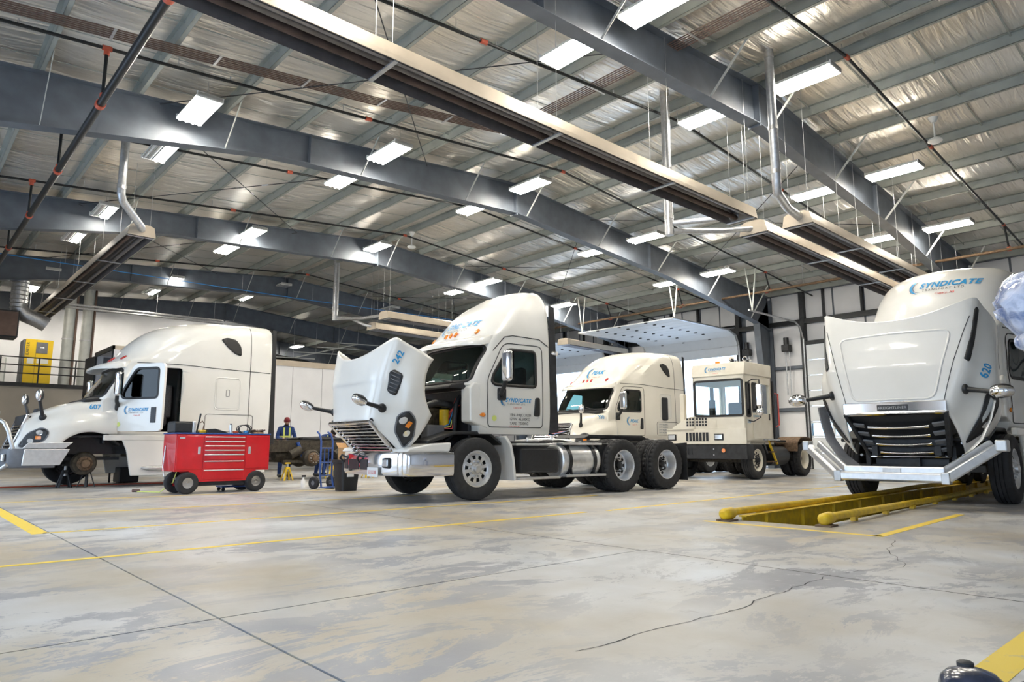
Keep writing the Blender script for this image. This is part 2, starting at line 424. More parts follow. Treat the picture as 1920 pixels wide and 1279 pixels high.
# ---- service pit with yellow rails
pit=empty('service_pit',(PIT[0],PIT[1],0),PROT,'long service pit edged by yellow tube rails under the raised-bonnet truck','pit')
MB().box((-.47,.12,-1.5),(.44,16.5,-1.45)).box((-.50,.12,-1.5),(-.47,16.5,-.02)).box((.44,.12,-1.5),(.47,16.5,-.02)).box((-.5,.09,-1.5),(.47,.12,-.02)).box((-.5,16.5,-1.5),(.47,16.53,-.02)).build('pit_lining','concrete_dark',pit)
def rail(x,y0,y1,nm):
    mb=MB(); pts=[(x+(.02*math.sin(y*1.3)),y,.085+.012*math.sin(y*.9+1)) for y in np.linspace(y0,y1,24)]
    mb.path(pts,.045,12); o=mb.build('tube_rail','yellow',pit,50)
    MB().path([(x,y0-.16,.075),(x,y0-.13,.08),(x,y0+.05,.085),(x,y0+.1,.085)],[.04,.068,.07,.05],14).build('rail_end_cap','yellow',pit,50)
    MB().box((x-.09,y0-.16,0),(x+.09,y0+.05,.02)).build('base_plate','rust',pit,bevel=.004)
    for y in np.arange(y0+.8,y1,1.15):
        MB().box((x-.03,y-.05,0),(x+.03,y+.05,.06)).build('rail_bracket','yellow',pit,bevel=.004)
rail(-.55,.0,16.4,'far'); rail(.52,.25,16.4,'near')
MB().box((-.465,.14,-.34),(-.445,16.4,.05)).build('side_plate','yellow',pit); MB().box((-.50,.14,.04),(-.40,16.4,.055)).build('side_plate_lip','yellow',pit)
for y in np.arange(.7,15,1.1): MB().box((-.445,y,-.33),(-.40,y+.04,.04)).build('plate_rib','yellow',pit,bevel=.003)
MB().box((-.445,.13,-.30),(.44,.15,-.10)).build('end_plate','yellow',pit)
for y in (3.6,7.2): MB().box((-.42,y,-.35),(.44,y+.7,-.31)).build('cross_platform','dark',pit)

# ---- walls
def wall(name,label,boxes,m='wallw'):
    mb=MB()
    for a_,b_ in boxes: mb.box(a_,b_)
    return tag(mb.build(name,m),label,None,None,'structure')
D1=(-12.75,-7.95); D2=(-20.75,-15.7); D3=(-28.4,-23.4); DH=5.05
wf=wall('wall_far','steel framed wall with the overhead doors',[((XL,YW+.12,0),(D3[0],YW+.2,8)),((D3[1],YW+.12,0),(D2[0],YW+.2,8)),((D2[1],YW+.12,0),(D1[0],YW+.2,8)),((D1[1],YW+.12,0),(XR,YW+.2,8))]+[((d[0],YW+.12,DH),(d[1],YW+.2,8)) for d in (D1,D2,D3)],'steel')
# white insulated liner panels between girts, each its own piece
def panels(x0,x1,z0,z1):
    n=max(1,round((x1-x0)/1.1)); w_=(x1-x0)/n
    for k in range(n):
        xa,xb=x0+k*w_+.035,x0+(k+1)*w_-.035; rings=[]
        mb=MB(); nz=5; nx=5
        for i in range(nz):
            for j in range(nx):
                f,g=i/(nz-1),j/(nx-1); bul=.06*math.sin(math.pi*f)**.5*math.sin(math.pi*g)**.5 if 0<f<1 and 0<g<1 else 0
                mb.v.append((xa+(xb-xa)*g,YW+.10-bul+rnd.uniform(-.008,.008),z0+(z1-z0)*f))
        for i in range(nz-1):
            for j in range(nx-1): mb.f.append((i*nx+j,i*nx+j+1,(i+1)*nx+j+1,(i+1)*nx+j))
        mb.build('liner_panel','wallw',wf,60)
zl=[(0.05,2.35),(2.5,4.1),(4.25,5.95),(6.15,7.35)]
for x0,x1 in ((XL,D3[0]-.2),(D3[1]+.2,D2[0]-.25),(D2[1]+.25,D1[0]-.2),(D1[1]+.2,XR)):
    for z0,z1 in zl: panels(x0,x1,z0,z1)
for d in (D1,D2,D3):
    panels(d[0],d[1],DH+.2,5.95); panels(d[0],d[1],6.15,7.35)
for z in (2.42,4.17): 
    for x0,x1 in ((XL,D3[0]),(D3[1],D2[0]),(D2[1],D1[0]),(D1[1],XR)): MB().box((x0,YW-.06,z-.06),(x1,YW+.1,z+.06)).build('wall_girt','steel',wf)
MB().box((XL,YW-.1,5.95),(XR,YW+.1,6.15)).build('wall_girt','pipe',wf)
MB().box((XL,YW-.15,7.3),(XR,YW+.1,7.5)).build('eave_strut','steel',wf)
for d in (D1,D2,D3):
    for x in d: MB().box((x-.12,YW-.12,0),(x+.06,YW+.12,7.3)).build('door_post','dark',wf)
    MB().box((d[0],YW-.1,DH),(d[1],YW+.1,DH+.16)).build('door_header','dark',wf)
for x in (-19.3,-17.8,-11.9,-10.4,-26.5,-25): MB().box((x-.04,YW-.06,6.15),(x+.04,YW+.1,7.3)).build('wall_stud','dark',wf)

# doors
def sect_panel(parent,x0,x1,p,q,thick=.05):
    # panel spanning x0..x1 between profile points p,q (y,z)
    a_=Vector((0,p[0],p[1])); b_=Vector((0,q[0],q[1])); d=(b_-a_).normalized(); n=Vector((0,-d.z,d.y))*thick/2
    a_+=d*.008; b_-=d*.008
    mb=MB(); pr=[a_-n,b_-n,b_+n,a_+n]
    mb.prism([(v.y,v.z) for v in pr],x0,x1,'x'); return mb.build('door_panel','doorw',parent,bevel=.006)
def open_door(idx,d,label,nh):
    e=empty('door_%d'%idx,((d[0]+d[1])/2,YW-.1,0),0,label,None,None,'structure'); ox,oy=e.location.x,e.location.y
    P=[(0,4.92),(0,5.35)]+[( -.75*(1-math.cos(R(t))), 5.35+.62*math.sin(R(t))) for t in (45,90)]
    for k in range(nh): P.append((P[-1][0]-.61,5.97+.0*k))
    x0,x1=d[0]-ox+.05,d[1]-ox-.05
    for p,q in zip(P[:-1],P[1:]):
        sect_panel(e,x0,x1,p,q)
        for x in (-1.4,-.2,1.2):
            MB().box((x-.06,q[0]-.02,q[1]-.06),(x+.06,q[0]+.05,q[1]-.025)).build('hinge','dark',e)
    for x in (x0-.05,x1+.05):
        MB().path([(x,0,.02),(x,0,5.35)]+[(x,p[0],p[1]) for p in P[2:]],.04,6).build('door_track','galv',e)
    for x in (x0,x1):
        [MB().tube((x,P[-1][0]+.2,5.97),(x+dx_,P[-1][0]+.2,7.62),.026,6).build('track_hanger','brace',e) for dx_ in (-.22,.22)]
    MB().tube((x0-.1,.02,6.25),(x1+.1,.02,6.25),.04,8).build('torsion_shaft','dark',e)
    return e
open_door(2,D2,'raised white overhead door above the yard tractor',7)
open_door(3,D3,'raised white overhead door behind the short-cab truck',7)
d1=empty('door_1',((D1[0]+D1[1])/2,YW-.06,0),0,'closed white sectional overhead door with window row',None,None,'structure')

dx0,dx1=D1[0]-d1.location.x+.02,D1[1]-d1.location.x-.02
for k in range(8):
    z0,z1=k*.631+.008,(k+1)*.631-.008
    if k==2:
        mb=MB().box((dx0,-.025,z0),(dx1,.025,z0+.06)).box((dx0,-.025,z1-.06),(dx1,.025,z1)); n=5; w_=(dx1-dx0)/n
        for i in range(n+1): mb.box((dx0+i*w_-(.05 if i else 0),-.024,z0+.06),(dx0+i*w_+(.05 if i<n else 0),.024,z1-.06))
        mb.build('door_panel','doorw',d1)
        for i in range(n): MB().box((dx0+i*w_+.05,-.005,z0+.06),(dx0+(i+1)*w_-.05,.005,z1-.06)).build('window_pane','glass_pale',d1)
    else: MB().box((dx0,-.025,z0),(dx1,.025,z1)).build('door_panel','doorw',d1,bevel=.006)
for x in (dx0-.04,dx1+.04): MB().path([(x,-.06,.02),(x,-.06,5.3),(x,-.35,5.8),(x,-.7,5.95),(x,-4.4,5.95)],.04,6).build('door_track','galv',d1)
[MB().tube((dx0,-4.2,5.95),(dx0+dx_,-4.2,7.62),.026,6).build('track_hanger','brace',d1) for dx_ in (-.22,.22)]
for k,(x,g) in enumerate(((-13.45,'by the closed overhead door'),(-15.25,'by the raised overhead door'))):
    o=empty('door_operator',(x,YW-.2,5.0),0,'dark gearbox door operator on the wall '+g,'motor')
    MB().box((-.16,-.2,-.18),(.16,.12,.12)).build('gearbox','dark',o,bevel=.03); MB().tube((0,-.04,.12),(0,-.04,.42),.11,14).build('motor_can','black',o,40)
    MB().tube((-.05,-.04,-.18),(-.05,-.04,-2.0),.03,8).build('chain_guide','galv',o); MB().tube((.1,-.04,-.18),(.1,-.04,-2.0),.02,8).build('chain_guide','galv',o)
for z,x0,x1 in ((4.05,-15.6,-12.9),):
    pass
# other walls
wn=wall('wall_near','steel framed wall behind the viewpoint with open overhead doorways',[((XL,YN-.2,0),(-21,YN,8)),((-16.5,YN-.2,0),(-13.4,YN,8)),((-8.4,YN-.2,0),(-5.6,YN,8)),((-.6,YN-.2,0),(2.2,YN,8)),((7,YN-.2,0),(XR,YN,8)),((-21,YN-.2,5.05),(-16.5,YN,8)),((-13.4,YN-.2,5.05),(-8.4,YN,8)),((-5.6,YN-.2,5.05),(-.6,YN,8)),((2.2,YN-.2,5.05),(7,YN,8))])
wr=wall('wall_right','white lined end wall outside the picture',[((XR,YN-.2,0),(XR+.2,YW+.2,9))])
wl=wall('wall_left','dark lined end wall far beyond the trailer',[((XL-.2,YN-.2,0),(XL,YW+.2,9))],'steel')
yard=tag(MB().box((-90,YW+.21,-.25),(40,YW+60,-.02)).build('ground_outside','outside'),'pale bright yard beyond the open doors',None,None,'structure')
yard2=tag(MB().box((-90,YN-60,-.25),(40,YN-.21,-.02)).build('ground_outside','outside'),'pale yard behind the viewpoint',None,None,'structure')

# ---- ceiling: sagging foil-faced insulation over purlins
def foil_mat():
    m=mat('foil_faced_insulation',(.60,.585,.55),.28,.7); t=m.node_tree; b=t.nodes['Principled BSDF']
    g=t.nodes.new('ShaderNodeNewGeometry'); mp=t.nodes.new('ShaderNodeMapping'); mp.inputs['Scale'].default_value=(5.5,.55,1)
    t.links.new(g.outputs['Position'],mp.inputs[0])
    n=t.nodes.new('ShaderNodeTexNoise'); n.inputs['Scale'].default_value=1.2; n.inputs['Detail'].default_value=5; n.inputs['Distortion'].default_value=.8
    t.links.new(mp.outputs[0],n.inputs['Vector']); bp=t.nodes.new('ShaderNodeBump'); bp.inputs['Strength'].default_value=.9; bp.inputs['Distance'].default_value=.07
    t.links.new(n.outputs['Fac'],bp.inputs['Height']); t.links.new(bp.outputs[0],b.inputs['Normal'])
    n2=t.nodes.new('ShaderNodeTexNoise'); n2.inputs['Scale'].default_value=.35; n2.inputs['Detail'].default_value=4
    t.links.new(g.outputs['Position'],n2.inputs['Vector']); r=t.nodes.new('ShaderNodeValToRGB'); e=r.color_ramp.elements
    e[0].position=.35; e[1].position=.65; e[0].color=(.68,.63,.55,1); e[1].color=(.86,.84,.80,1)
    t.links.new(n2.outputs['Fac'],r.inputs[0]); t.links.new(r.outputs[0],b.inputs['Base Color']); return m
M['foil']=foil_mat()
PY=[13-1.6*k-.35 for k in range(0,10)]+[13+1.6*k+.35 for k in range(0,10)]
PY=sorted(y for y in PY if YN<y<YW)
nx=int((XR-XL)/.35); mb=MB(); Y=[]
ypts=sorted(set([YN,13.0,YW]+PY)); 
for a_,b_ in zip(ypts[:-1],ypts[1:]):
    k=max(2,int((b_-a_)/.2))
    Y+=[(a_+(b_-a_)*i/k,math.sin(math.pi*i/k)) for i in range(k)]
Y.append((YW,0)); ny=len(Y); rs=np.random.RandomState(3); ph=rs.rand(ny)*6.28
for i in range(nx+1):
    x=XL+(XR-XL)*i/nx
    for j,(y,s) in enumerate(Y):
        sag=(s**.7 if s>0 else 0)*(.055+.035*math.sin(x*1.7+y*.6)*math.sin(x*.53+y))
        mb.v.append((x,y,rz_(y)+.235-sag))
for i in range(nx):
    for j in range(ny-1): mb.f.append((i*ny+j,i*ny+j+1,(i+1)*ny+j+1,(i+1)*ny+j))
ce=tag(mb.build('ceiling','foil',None,80),'foil faced insulated roof lining over steel purlins',None,None,'structure')
# each purlin a Z-section
pm=MB().box((XL,-.035,0),(XR,-.027,.22)).box((XL,-.035,0),(XR,.04,.008)).box((XL,.034,0),(XR,.04,.03)).box((XL,-.1,.212),(XR,-.03,.22)).mesh('purlin'); pm.materials.append(M['purlin'])
for y in PY:
    o=bpy.data.objects.new('purlin',pm); COL.objects.link(o); o.parent=ce; o.location=(0,y,rz_(y)+.002)
# seam tapes / support straps running down the slope
for x in np.arange(-33,6,1.27):
    for s,(ya,yb) in enumerate(((YN+.1,12.6),(13.4,YW-.1))):
        MB().bar((x,ya,rz_(ya)+.16),(x,yb,rz_(yb)+.16),.03,.006).build('support_strap','purlin',ce)
for k in range(13):
    x=-31+k*2.6+rnd.uniform(-.3,.3)
# ---- rafters
def frame(x,k):
    o=empty('roof_frame',(x,0,0),0,['steel roof rafter nearest the closed overhead door','steel roof rafter passing over the red tool cabinet','steel roof rafter passing over the white trailer','steel roof rafter in front of the mezzanine wall','steel roof rafter just beyond the mezzanine front','deep far steel roof rafter in the dark bay','last steel roof rafter by the dark end wall'][k],'roof beam')
    ry=[YN+.1,1.0,5.7,13,20.5,26.6,YW-.1]; dep=[1.45,1.08,.68,.90,.92,1.28,1.45]
    ys_=sorted(set(list(np.linspace(YN+.1,YW-.1,33))+ry+[13.0])); dz=np.interp(ys_,ry,dep)
    top=[(y,rz_(y)) for y in ys_]; bot=[(y,rz_(y)-d) for y,d in zip(ys_,dz)]
    mb=MB(); n=len(ys_)
    for y,z in top+bot: mb.v.append((-.008,y,z))
    for y,z in top+bot: mb.v.append((.008,y,z))
    for i in range(n-1):
        mb.f+=[(i,i+1,n+i+1,n+i),(2*n+i,3*n+i,3*n+i+1,2*n+i+1)]
    mb.build('web','steel',o)
    for nm,pts in (('top_flange',top),('bottom_flange',bot)):
        mb=MB(); s=-1 if nm[0]=='t' else 1
        for y,z in pts: mb.v+=[(-.14,y,z),(.14,y,z),(.14,y,z+.018*s),(-.14,y,z+.018*s)]
        for i in range(n-1):
            for j in range(4): mb.f.append((i*4+j,i*4+(j+1)%4,(i+1)*4+(j+1)%4,(i+1)*4+j))
        mb.build(nm,'steel',o)
    for y in (13.0,): MB().box((-.14,y-.02,rz_(y)-.95),(.14,y+.02,rz_(y))).build('splice_plate','steel',o)
    for y in (6.6,19.4): MB().box((-.13,y-.008,rz_(y)-np.interp(y,ry,dep)),(.13,y+.008,rz_(y))).build('stiffener','steel',o)
    for yo,yi0,yi1,s in ((YW-.08,YW-.55,YW-1.15,1),(YN+.08,YN+.55,YN+1.15,-1)):
        zt=rz_(yo)-.1; zi=rz_(yi1)-np.interp(yi1,ry,dep)+.02
        MB().prism([(yo,0),(yo,zt),(yi1,zi),(yi0,0)],-.008,.008,'x').build('column_web','steel',o)
        MB().bar((0,yi0,0),(0,yi1,zi),.28,.02,(0,1,0)).build('column_flange','steel',o); MB().bar((0,yo,0),(0,yo,zt),.28,.02,(0,1,0)).build('column_flange','steel',o)
    for j,y in enumerate(PY):
        if j%2: continue
        d=float(np.interp(y,ry,dep)); 
        for s in (1,-1):
            if s<0 and k>3: continue
            MB().bar((s*.13,y+.05,rz_(y)-d+.03),(s*.95,y+.05,rz_(y)+.03),.05,.012,(0,1,0)).build('flange_brace','brace',o)
    return o
for k,x in enumerate(BX): frame(x,k)

# ================================================================ THINGS HUNG UNDER THE ROOF
# ---- fluorescent fixtures
def make_lamp(kind):
    e=empty('ceiling_lamp',(0,0,0))
    L,W=.62,.24
    MB().prism([(-W,0),(-W+.03,.07),(W-.03,.07),(W,0),(W-.02,-.0),(-W+.02,0)],-L,L,'x').build('housing','lamp_house',e)
    for s in (-1,1): MB().box((s*L-(.03 if s>0 else 0),-W-.005,-.035),(s*L+(.03 if s<0 else 0),W+.005,.075)).build('end_cap','lamp_house',e,bevel=.008)
    n=4
    for i in range(n):
        y=-W+.06+(2*W-.12)*i/(n-1); on = kind=='lit' or (kind=='half' and i>=2)
        MB().tube((-L+.03,y,-.012),(L-.03,y,-.012),.045 if on else .016,10).build('lamp_tube','lamp_on' if on else 'lamp_off',e,40)
        if not on: 
            for s in (-1,1): MB().box((-L+.03,y+s*.045-.004,-.03),(L-.03,y+s*.045+.004,.0)).build('louvre_fin','galv',e)
    for s in (-.45,.45): MB().tube((s,0,.07),(s,0,.40),.004,5).build('hanger_wire','galv',e)
    return e
LAMPS=[(-13.3,3.9,'lit'),(-15.8,3.9,'half'),(-13.2,8.1,'lit'),(-15.35,8.1,'lit'),(-13.15,12.6,'lit'),(-15.6,12.6,'lit'),(-7.42,8.18,'lit'),(-5.72,8.25,'lit'),(-7.62,12.7,'lit'),(-5.5,12.8,'lit'),
 (-5.68,18.0,'lit'),(-7.64,18.0,'lit'),(-5.8,22.5,'lit'),(-7.82,22.4,'lit'),(-13.2,17.9,'lit'),(-15.4,17.9,'lit'),(-13.3,22.4,'lit'),(-15.5,22.45,'lit'),(-21.25,22.45,'lit'),(-21.15,12.6,'lit'),(-21.3,18,'lit'),(-23.6,18.1,'lit'),
 (-21.4,8.15,'lit'),(-23.8,8.2,'lit'),(-21.05,3.9,'half'),(-29.85,8.25,'lit'),(-24.3,3.75,'half'),(-30.2,4.05,'off'),(-32.7,8.15,'half'),(-29.6,12.7,'off'),(-43.3,19.9,'lit'),(-29.0,18.05,'off'),(-33.6,3.9,'lit'),(-32.8,12.25,'half'),
 (-7.5,3.9,'lit'),(-5.6,3.9,'lit'),(-38.2,8.15,'lit'),(-38.2,3.9,'lit'),(-38.2,12.6,'lit')]  # last three, over the mezzanine deck, are added to brighten its white wall
proto={}
for x,y,k in LAMPS:
    if k in proto: o=copy_tree(proto[k])
    else: o=proto[k]=make_lamp(k)
    o.location=(x,y,rz_(y)-.42)
    b_=min(range(len(BX)),key=lambda i:abs(BX[i]-x)); sd='pit' if x>BX[b_] else 'mezzanine'
    rn=min((3.9,'black main'),(8.1,'mid slope'),(12.65,'ridge'),(18.0,'far slope'),(22.4,'rust main'),key=lambda r:abs(r[0]-y))[1]
    bn=['vent pipe','tool cabinet','trailer','mezzanine','mezzanine end','dark bay','end wall'][b_]
    tag(o,'%s ceiling lamp, %s row, %s side of the %s rafter'%({'lit':'fully lit','half':'half lit','off':'unlit grey louvred'}[k],rn,sd,bn),'ceiling lamp',{'lit':'lit ceiling lamps','half':'half lit ceiling lamps','off':'unlit ceiling lamps'}[k])

# ---- radiant tube heaters
def heater(p,q,label):
    p=Vector(p); q=Vector(q); d=(q-p); L=d.length; ang=math.degrees(math.atan2(-d.x,d.y))
    e=empty('tube_heater',p,ang,label,'heater')
    prof=[(-.30,-.07),(-.29,.0),(-.26,.15),(-.16,.19),(.16,.19),(.26,.15),(.29,.0),(.30,-.07)]
    rings=[[(x,0,z) for x,z in prof],[(x,L,z) for x,z in prof]]
    MB().loft(rings,False,False,False).build('reflector','heater',e,None,solid=.012,off=1)
    rings=[[(x*.97,.01,z-.012) for x,z in prof],[(x*.97,L-.01,z-.012) for x,z in prof]]
    MB().loft(rings,False,False,False).build('reflector_lining','heater_in',e)
    for x in (-.14,.14): MB().tube((x,.05,.04),(x,L-.05,.04),.05,12).build('burner_tube','tube_hot' if x<0 else 'heater_in',e,40)
    for y in (0,L): MB().prism([(-.31,-.08),(-.27,.16),(-.16,.205),(.16,.205),(.27,.16),(.31,-.08)],y-.012,y+.012,'y').build('end_cap','heater',e)
    n=max(2,round(L/3.0))
    for k in range(n+1):
        y=min(max(L*k/n,.12),L-.12)
        MB().box((-.30,y-.03,-.085),(.30,y+.03,-.065)).build('cross_bracket','galv',e)
        for s in (-1,1):
            zz=rz_((p+d*(y/L)).y)-p.z
            MB().tube((s*.2,y,.17),(s*.2,y,zz),.004,5).build('hanger_wire','galv',e)
    return e
heater((-6.85,-1.6,5.5),(-6.85,12.6,5.5),'longest tan radiant tube heater crossing above the tractor bays')
heater((-6.2,13.6,5.5),(-6.35,24.5,5.5),'tan radiant tube heater above the truck on the pit')
heater((-7.1,13.45,5.5),(-7.3,23.5,5.5),'tan radiant tube heater ending by the horizontal vent pipes')
heater((-17.9,4.15,6.0),(-34,4.15,6.0),'radiant tube heater running towards the mezzanine wall')
heater((-21.75,13.3,5.65),(-22.0,19.5,5.65),'tan radiant heater behind the short-cab truck, upper of a pair')
heater((-23.6,13.9,5.55),(-24.2,20.5,5.55),'tan radiant heater behind the short-cab truck, lower of a pair')
heater((-20.9,22.0,5.45),(-21.2,26.6,5.45),'radiant heater beside the raised door behind the sleeper truck')
# ---- vent pipes
def vent(label,pts,r,collars=()):
    e=empty('vent_pipe',pts[0],0,label,'vent pipe'); o=Vector(pts[0])
    MB().path([Vector(p)-o for p in pts],r,16).build('duct','galv',e,40)
    for c in collars: MB().tube(Vector(c)-o+Vector((0,0,-.04)),Vector(c)-o+Vector((0,0,.04)),r*1.12,16).build('collar_band','alu_dull',e,40)
    return e
vent('tall galvanised vent pipe beside the near rafter',[(-5.91,12.2,8.7),(-5.91,12.2,5.9),(-5.95,12.3,5.72),(-6.1,13.0,5.62),(-6.15,13.6,5.6)],.085,[(-5.91,12.2,8.5),(-5.91,12.2,7.0),(-5.91,12.2,6.1)])
vent('tall galvanised vent pipe joined to two level branches',[(-8.27,12.05,8.7),(-8.27,12.05,5.36)],.095,[(-8.27,12.05,8.55),(-8.27,12.05,6.9),(-8.27,12.05,5.75)])
vent('level galvanised branch pipe, upper of two',[(-8.2,12.1,5.62),(-7.4,12.5,5.6),(-6.95,12.62,5.58)],.06)
vent('level galvanised branch pipe, lower of two',[(-8.2,12.1,5.45),(-7.5,12.9,5.46),(-7.12,13.5,5.55)],.06)
vent('galvanised vent pipe above the tool cabinet',[(-17,3.45,7.95),(-17,3.45,6.55),(-17.1,3.52,6.42),(-17.8,4.1,6.12),(-17.95,4.15,6.08)],.09,[(-17,3.45,6.7)])
vent('pale vent pipe above the raised bonnet of the short-cab truck',[(-25.7,13.4,8.7),(-25.7,13.4,6.05)],.12,[(-25.7,13.4,6.5)])
vent('bent branch pipe under the pale vent pipe',[(-25.6,13.45,6.2),(-24.6,13.5,6.0),(-23.8,13.75,5.65),(-23.62,13.95,5.6)],.06)
vent('straight branch pipe under the pale vent pipe',[(-25.6,13.45,6.1),(-23.5,13.4,5.85),(-21.8,13.35,5.72)],.055)
# ---- sprinkler pipes
def sprinkler(x,label,riser=True):
    e=empty('sprinkler_pipe',(x,13,rz_(13)-.2),0,label,'pipe','sprinkler branch pipes')
    o=Vector(e.location)
    P=lambda y:Vector((x,y,rz_(y)-.2))-o
    MB().path([P(YN+.1),P(13),P(YW-.1)],.03,8).build('branch_pipe','pipe',e,40)
    for y in (2.1,7.0,13.0,17.7,24): 
        MB().tube(P(y-.07),P(y+.07),.045,10).build('coupling','redc',e,40)
    for y in np.arange(0,27,3.2):
        MB().tube(P(y),P(y)+Vector((0,0,.2)),.006,5).build('hanger_rod','galv',e)
        MB().tube(P(y+.9),P(y+.9)+Vector((0,0,.10)),.014,6).build('sprinkler_head','galv',e)
    if riser:
        MB().tube(P(2.1),Vector((x,2.1,6.45))-o,.028,8).build('riser','pipe',e,40)
        for z in (6.55,rz_(2.1)-.28): MB().tube(Vector((x,2.1,z-.04))-o,Vector((x,2.1,z+.04))-o,.045,10).build('coupling','redc',e,40)
        MB().tube(P(24),Vector((x,24.3,6.72))-o,.028,8).build('riser','pipe',e,40)
        MB().tube(Vector((x,24.3,6.68))-o,Vector((x,24.3,6.78))-o,.05,10).build('coupling','redc',e,40)
for i,x in enumerate((-4.75,-8.45,-12.28,-16.15,-20.0,-23.8,-27.6,-31.4)): sprinkler(x,'thin black sprinkler branch pipe, %s one counted from the service pit'%('first','second','third','fourth','fifth','sixth','seventh','eighth')[i])
e=empty('sprinkler_main',(-2,2.1,6.45),0,'thick black sprinkler main crossing above the tool cabinet','pipe')
MB().tube((0,0,0),(-40,0,0),.062,14).build('main_pipe','pipe',e,40)
for x in np.arange(-3,-40,-3.7): MB().tube((x-.06,0,0),(x+.06,0,0),.078,14).build('coupling','redc',e,40)
e=empty('sprinkler_main',(-1,24.3,6.7),0,'rust coloured water main along the overhead door wall','pipe')
MB().tube((0,0,0),(-40,-.3,0),.045,10).build('main_pipe','rust',e,40)
for x in np.arange(-3.75,-32,-3.83): MB().tube((x-.05,0,0),(x+.05,0,0),.06,10).build('coupling','redc',e,40)
for x in np.arange(-2,-36,-4): MB().tube((x,0,0),(x,0,.8),.008,5).build('hanger_rod','galv',e)
# ---- conduit bundles
e=empty('conduit_bundle',(-11.9,.2,rz_(.2)-.1),0,'flat bundle of brown conduits running up the roof slope','conduit')
for k in range(6):
    o=Vector(e.location); dx=k*.062-.15
    MB().path([Vector((-12.15+dx,-1.5,rz_(-1.5)-.1))-o,Vector((-11.65+dx,6.8,rz_(6.8)-.1))-o,Vector((-11.3+dx,10.0,rz_(10)-.1))-o],.013,6).build('conduit','brown',e,40)
for y in np.arange(.5,10,1.6):
    x=-12.05+.065*y; MB().box((x-.18-e.location.x,y-.02-e.location.y,rz_(y)-.13-e.location.z),(x+.2-e.location.x,y+.02-e.location.y,rz_(y)-.115-e.location.z)).build('strut_clip','galv',e)
e=empty('conduit_bundle',(-3,10.0,rz_(10)-.1),0,'bundle of thin dark conduits parallel to the purlins','conduit')
for k in range(6): MB().tube((0,k*.06-.1,0),(-7.4,k*.06-.1,0),.012,6).build('conduit','brown',e,40)
for x in (-1,-3.2,-5.6): MB().box((x-.02,-.35,-.03),(x+.02,.4,-.014)).build('strut_clip','galv',e)
# blue air line and galvanised lines
e=empty('air_line',(-27,4,7.04),0,'bright blue compressed air line in front of the fourth rafter','air line')
MB().path([(0,-6,0),(0,0,0),(0,8.4,.0),(0,16.5,.1),(0,23.8,.1)],.014,6).build('hose','blueline',e,40)
for y in np.arange(0,22,3): MB().tube((0,y,0),(0,y,.6),.005,5).build('hanger_rod','galv',e)
for k,(z,lb) in enumerate(((6.72,'upper'),(6.6,'lower'))):
    e=empty('wall_pipe',(-33,5,z),0,'galvanised pipe along the mezzanine wall, %s of two'%lb,'pipe'); MB().tube((0,0,0),(0,6.4,.06),.05,10).build('pipe_run','galv',e,40)
    for y in (1,3.5,6): MB().tube((0,y,0),(0,y,1.1),.008,5).build('hanger_rod','galv',e)
# roof cross-bracing rods
def rod(a,b,label): 
    p=Vector((a[0],a[1],rz_(a[1])-.12)); q=Vector((b[0],b[1],rz_(b[1])-.12))
    e=empty('brace_rod',p,0,label,'brace rod','roof cross braces'); MB().tube((0,0,0),q-p,.011,6).build('rod','dark',e,40)
    m=(q-p)*.55; MB().tube(m,m+(q-p).normalized()*.18,.02,8).build('turnbuckle','galv',e,40)
for xa,xb in ((-6.85,-14.1),(-14.4,-21.75),(-21.75,-29.4)):
    for ya,yb in ((3.4,9.8),(9.8,16.2),(16.2,22.6)):
        if (ya,yb)==(9.8,16.2):
            continue
        bay={-6.85:('vent pipe','tool cabinet'),-14.4:('tool cabinet','trailer'),-21.75:('trailer','mezzanine')}[xa]; sl='black main' if ya<5 else 'rust main'
        for p_,q_,k_ in (((xa,ya),(xb,yb),bay[1]),((xb,ya),(xa,yb),bay[0])): rod(p_,q_,'brace rod, %s to %s bay, %s slope, meeting the %s rafter'%(bay[0],bay[1],sl,k_))
# ceiling fans
for x,y,g in ((-4.4,16.75,'above the truck on the pit'),(-20,13.3,'near the pale vent pipe')):
    e=empty('ceiling_fan',(x,y,rz_(y)),0,'small white ceiling fan on a short rod '+g,'fan')
    MB().lathe([(.0,0),(.11,0),(.05,-.12),(.0,-.12)],axis='z',n=16).build('canopy','lamp_house',e,40); MB().tube((0,0,-.1),(0,0,-.5),.018,8).build('downrod','lamp_house',e,40)
    MB().lathe([(0,-.46),(.05,-.47),(.14,-.52),(.15,-.56),(.09,-.60),(0,-.61)],axis='z',n=20).build('motor_housing','lamp_house',e,50)
# suspended strut rails beyond the trailer
e=empty('strut_rack',(-35,15.9,5.6),0,'pale suspended strut rack over the white trailer','rack')
MB().bar((0,0,0),(2.2,2.6,.75),.05,.05).build('runner','brace',e)
for f in (0,.35,.7,1.0):
    c=Vector((2.2*f,2.6*f,.75*f)); MB().bar(c+Vector((-.3,-1.1,0)),c+Vector((.3,1.1,0)),.05,.05).build('cross_strut','brace',e)
    MB().tube(c,c+Vector((0,0,2.0)),.008,5).build('hanger_rod','galv',e)

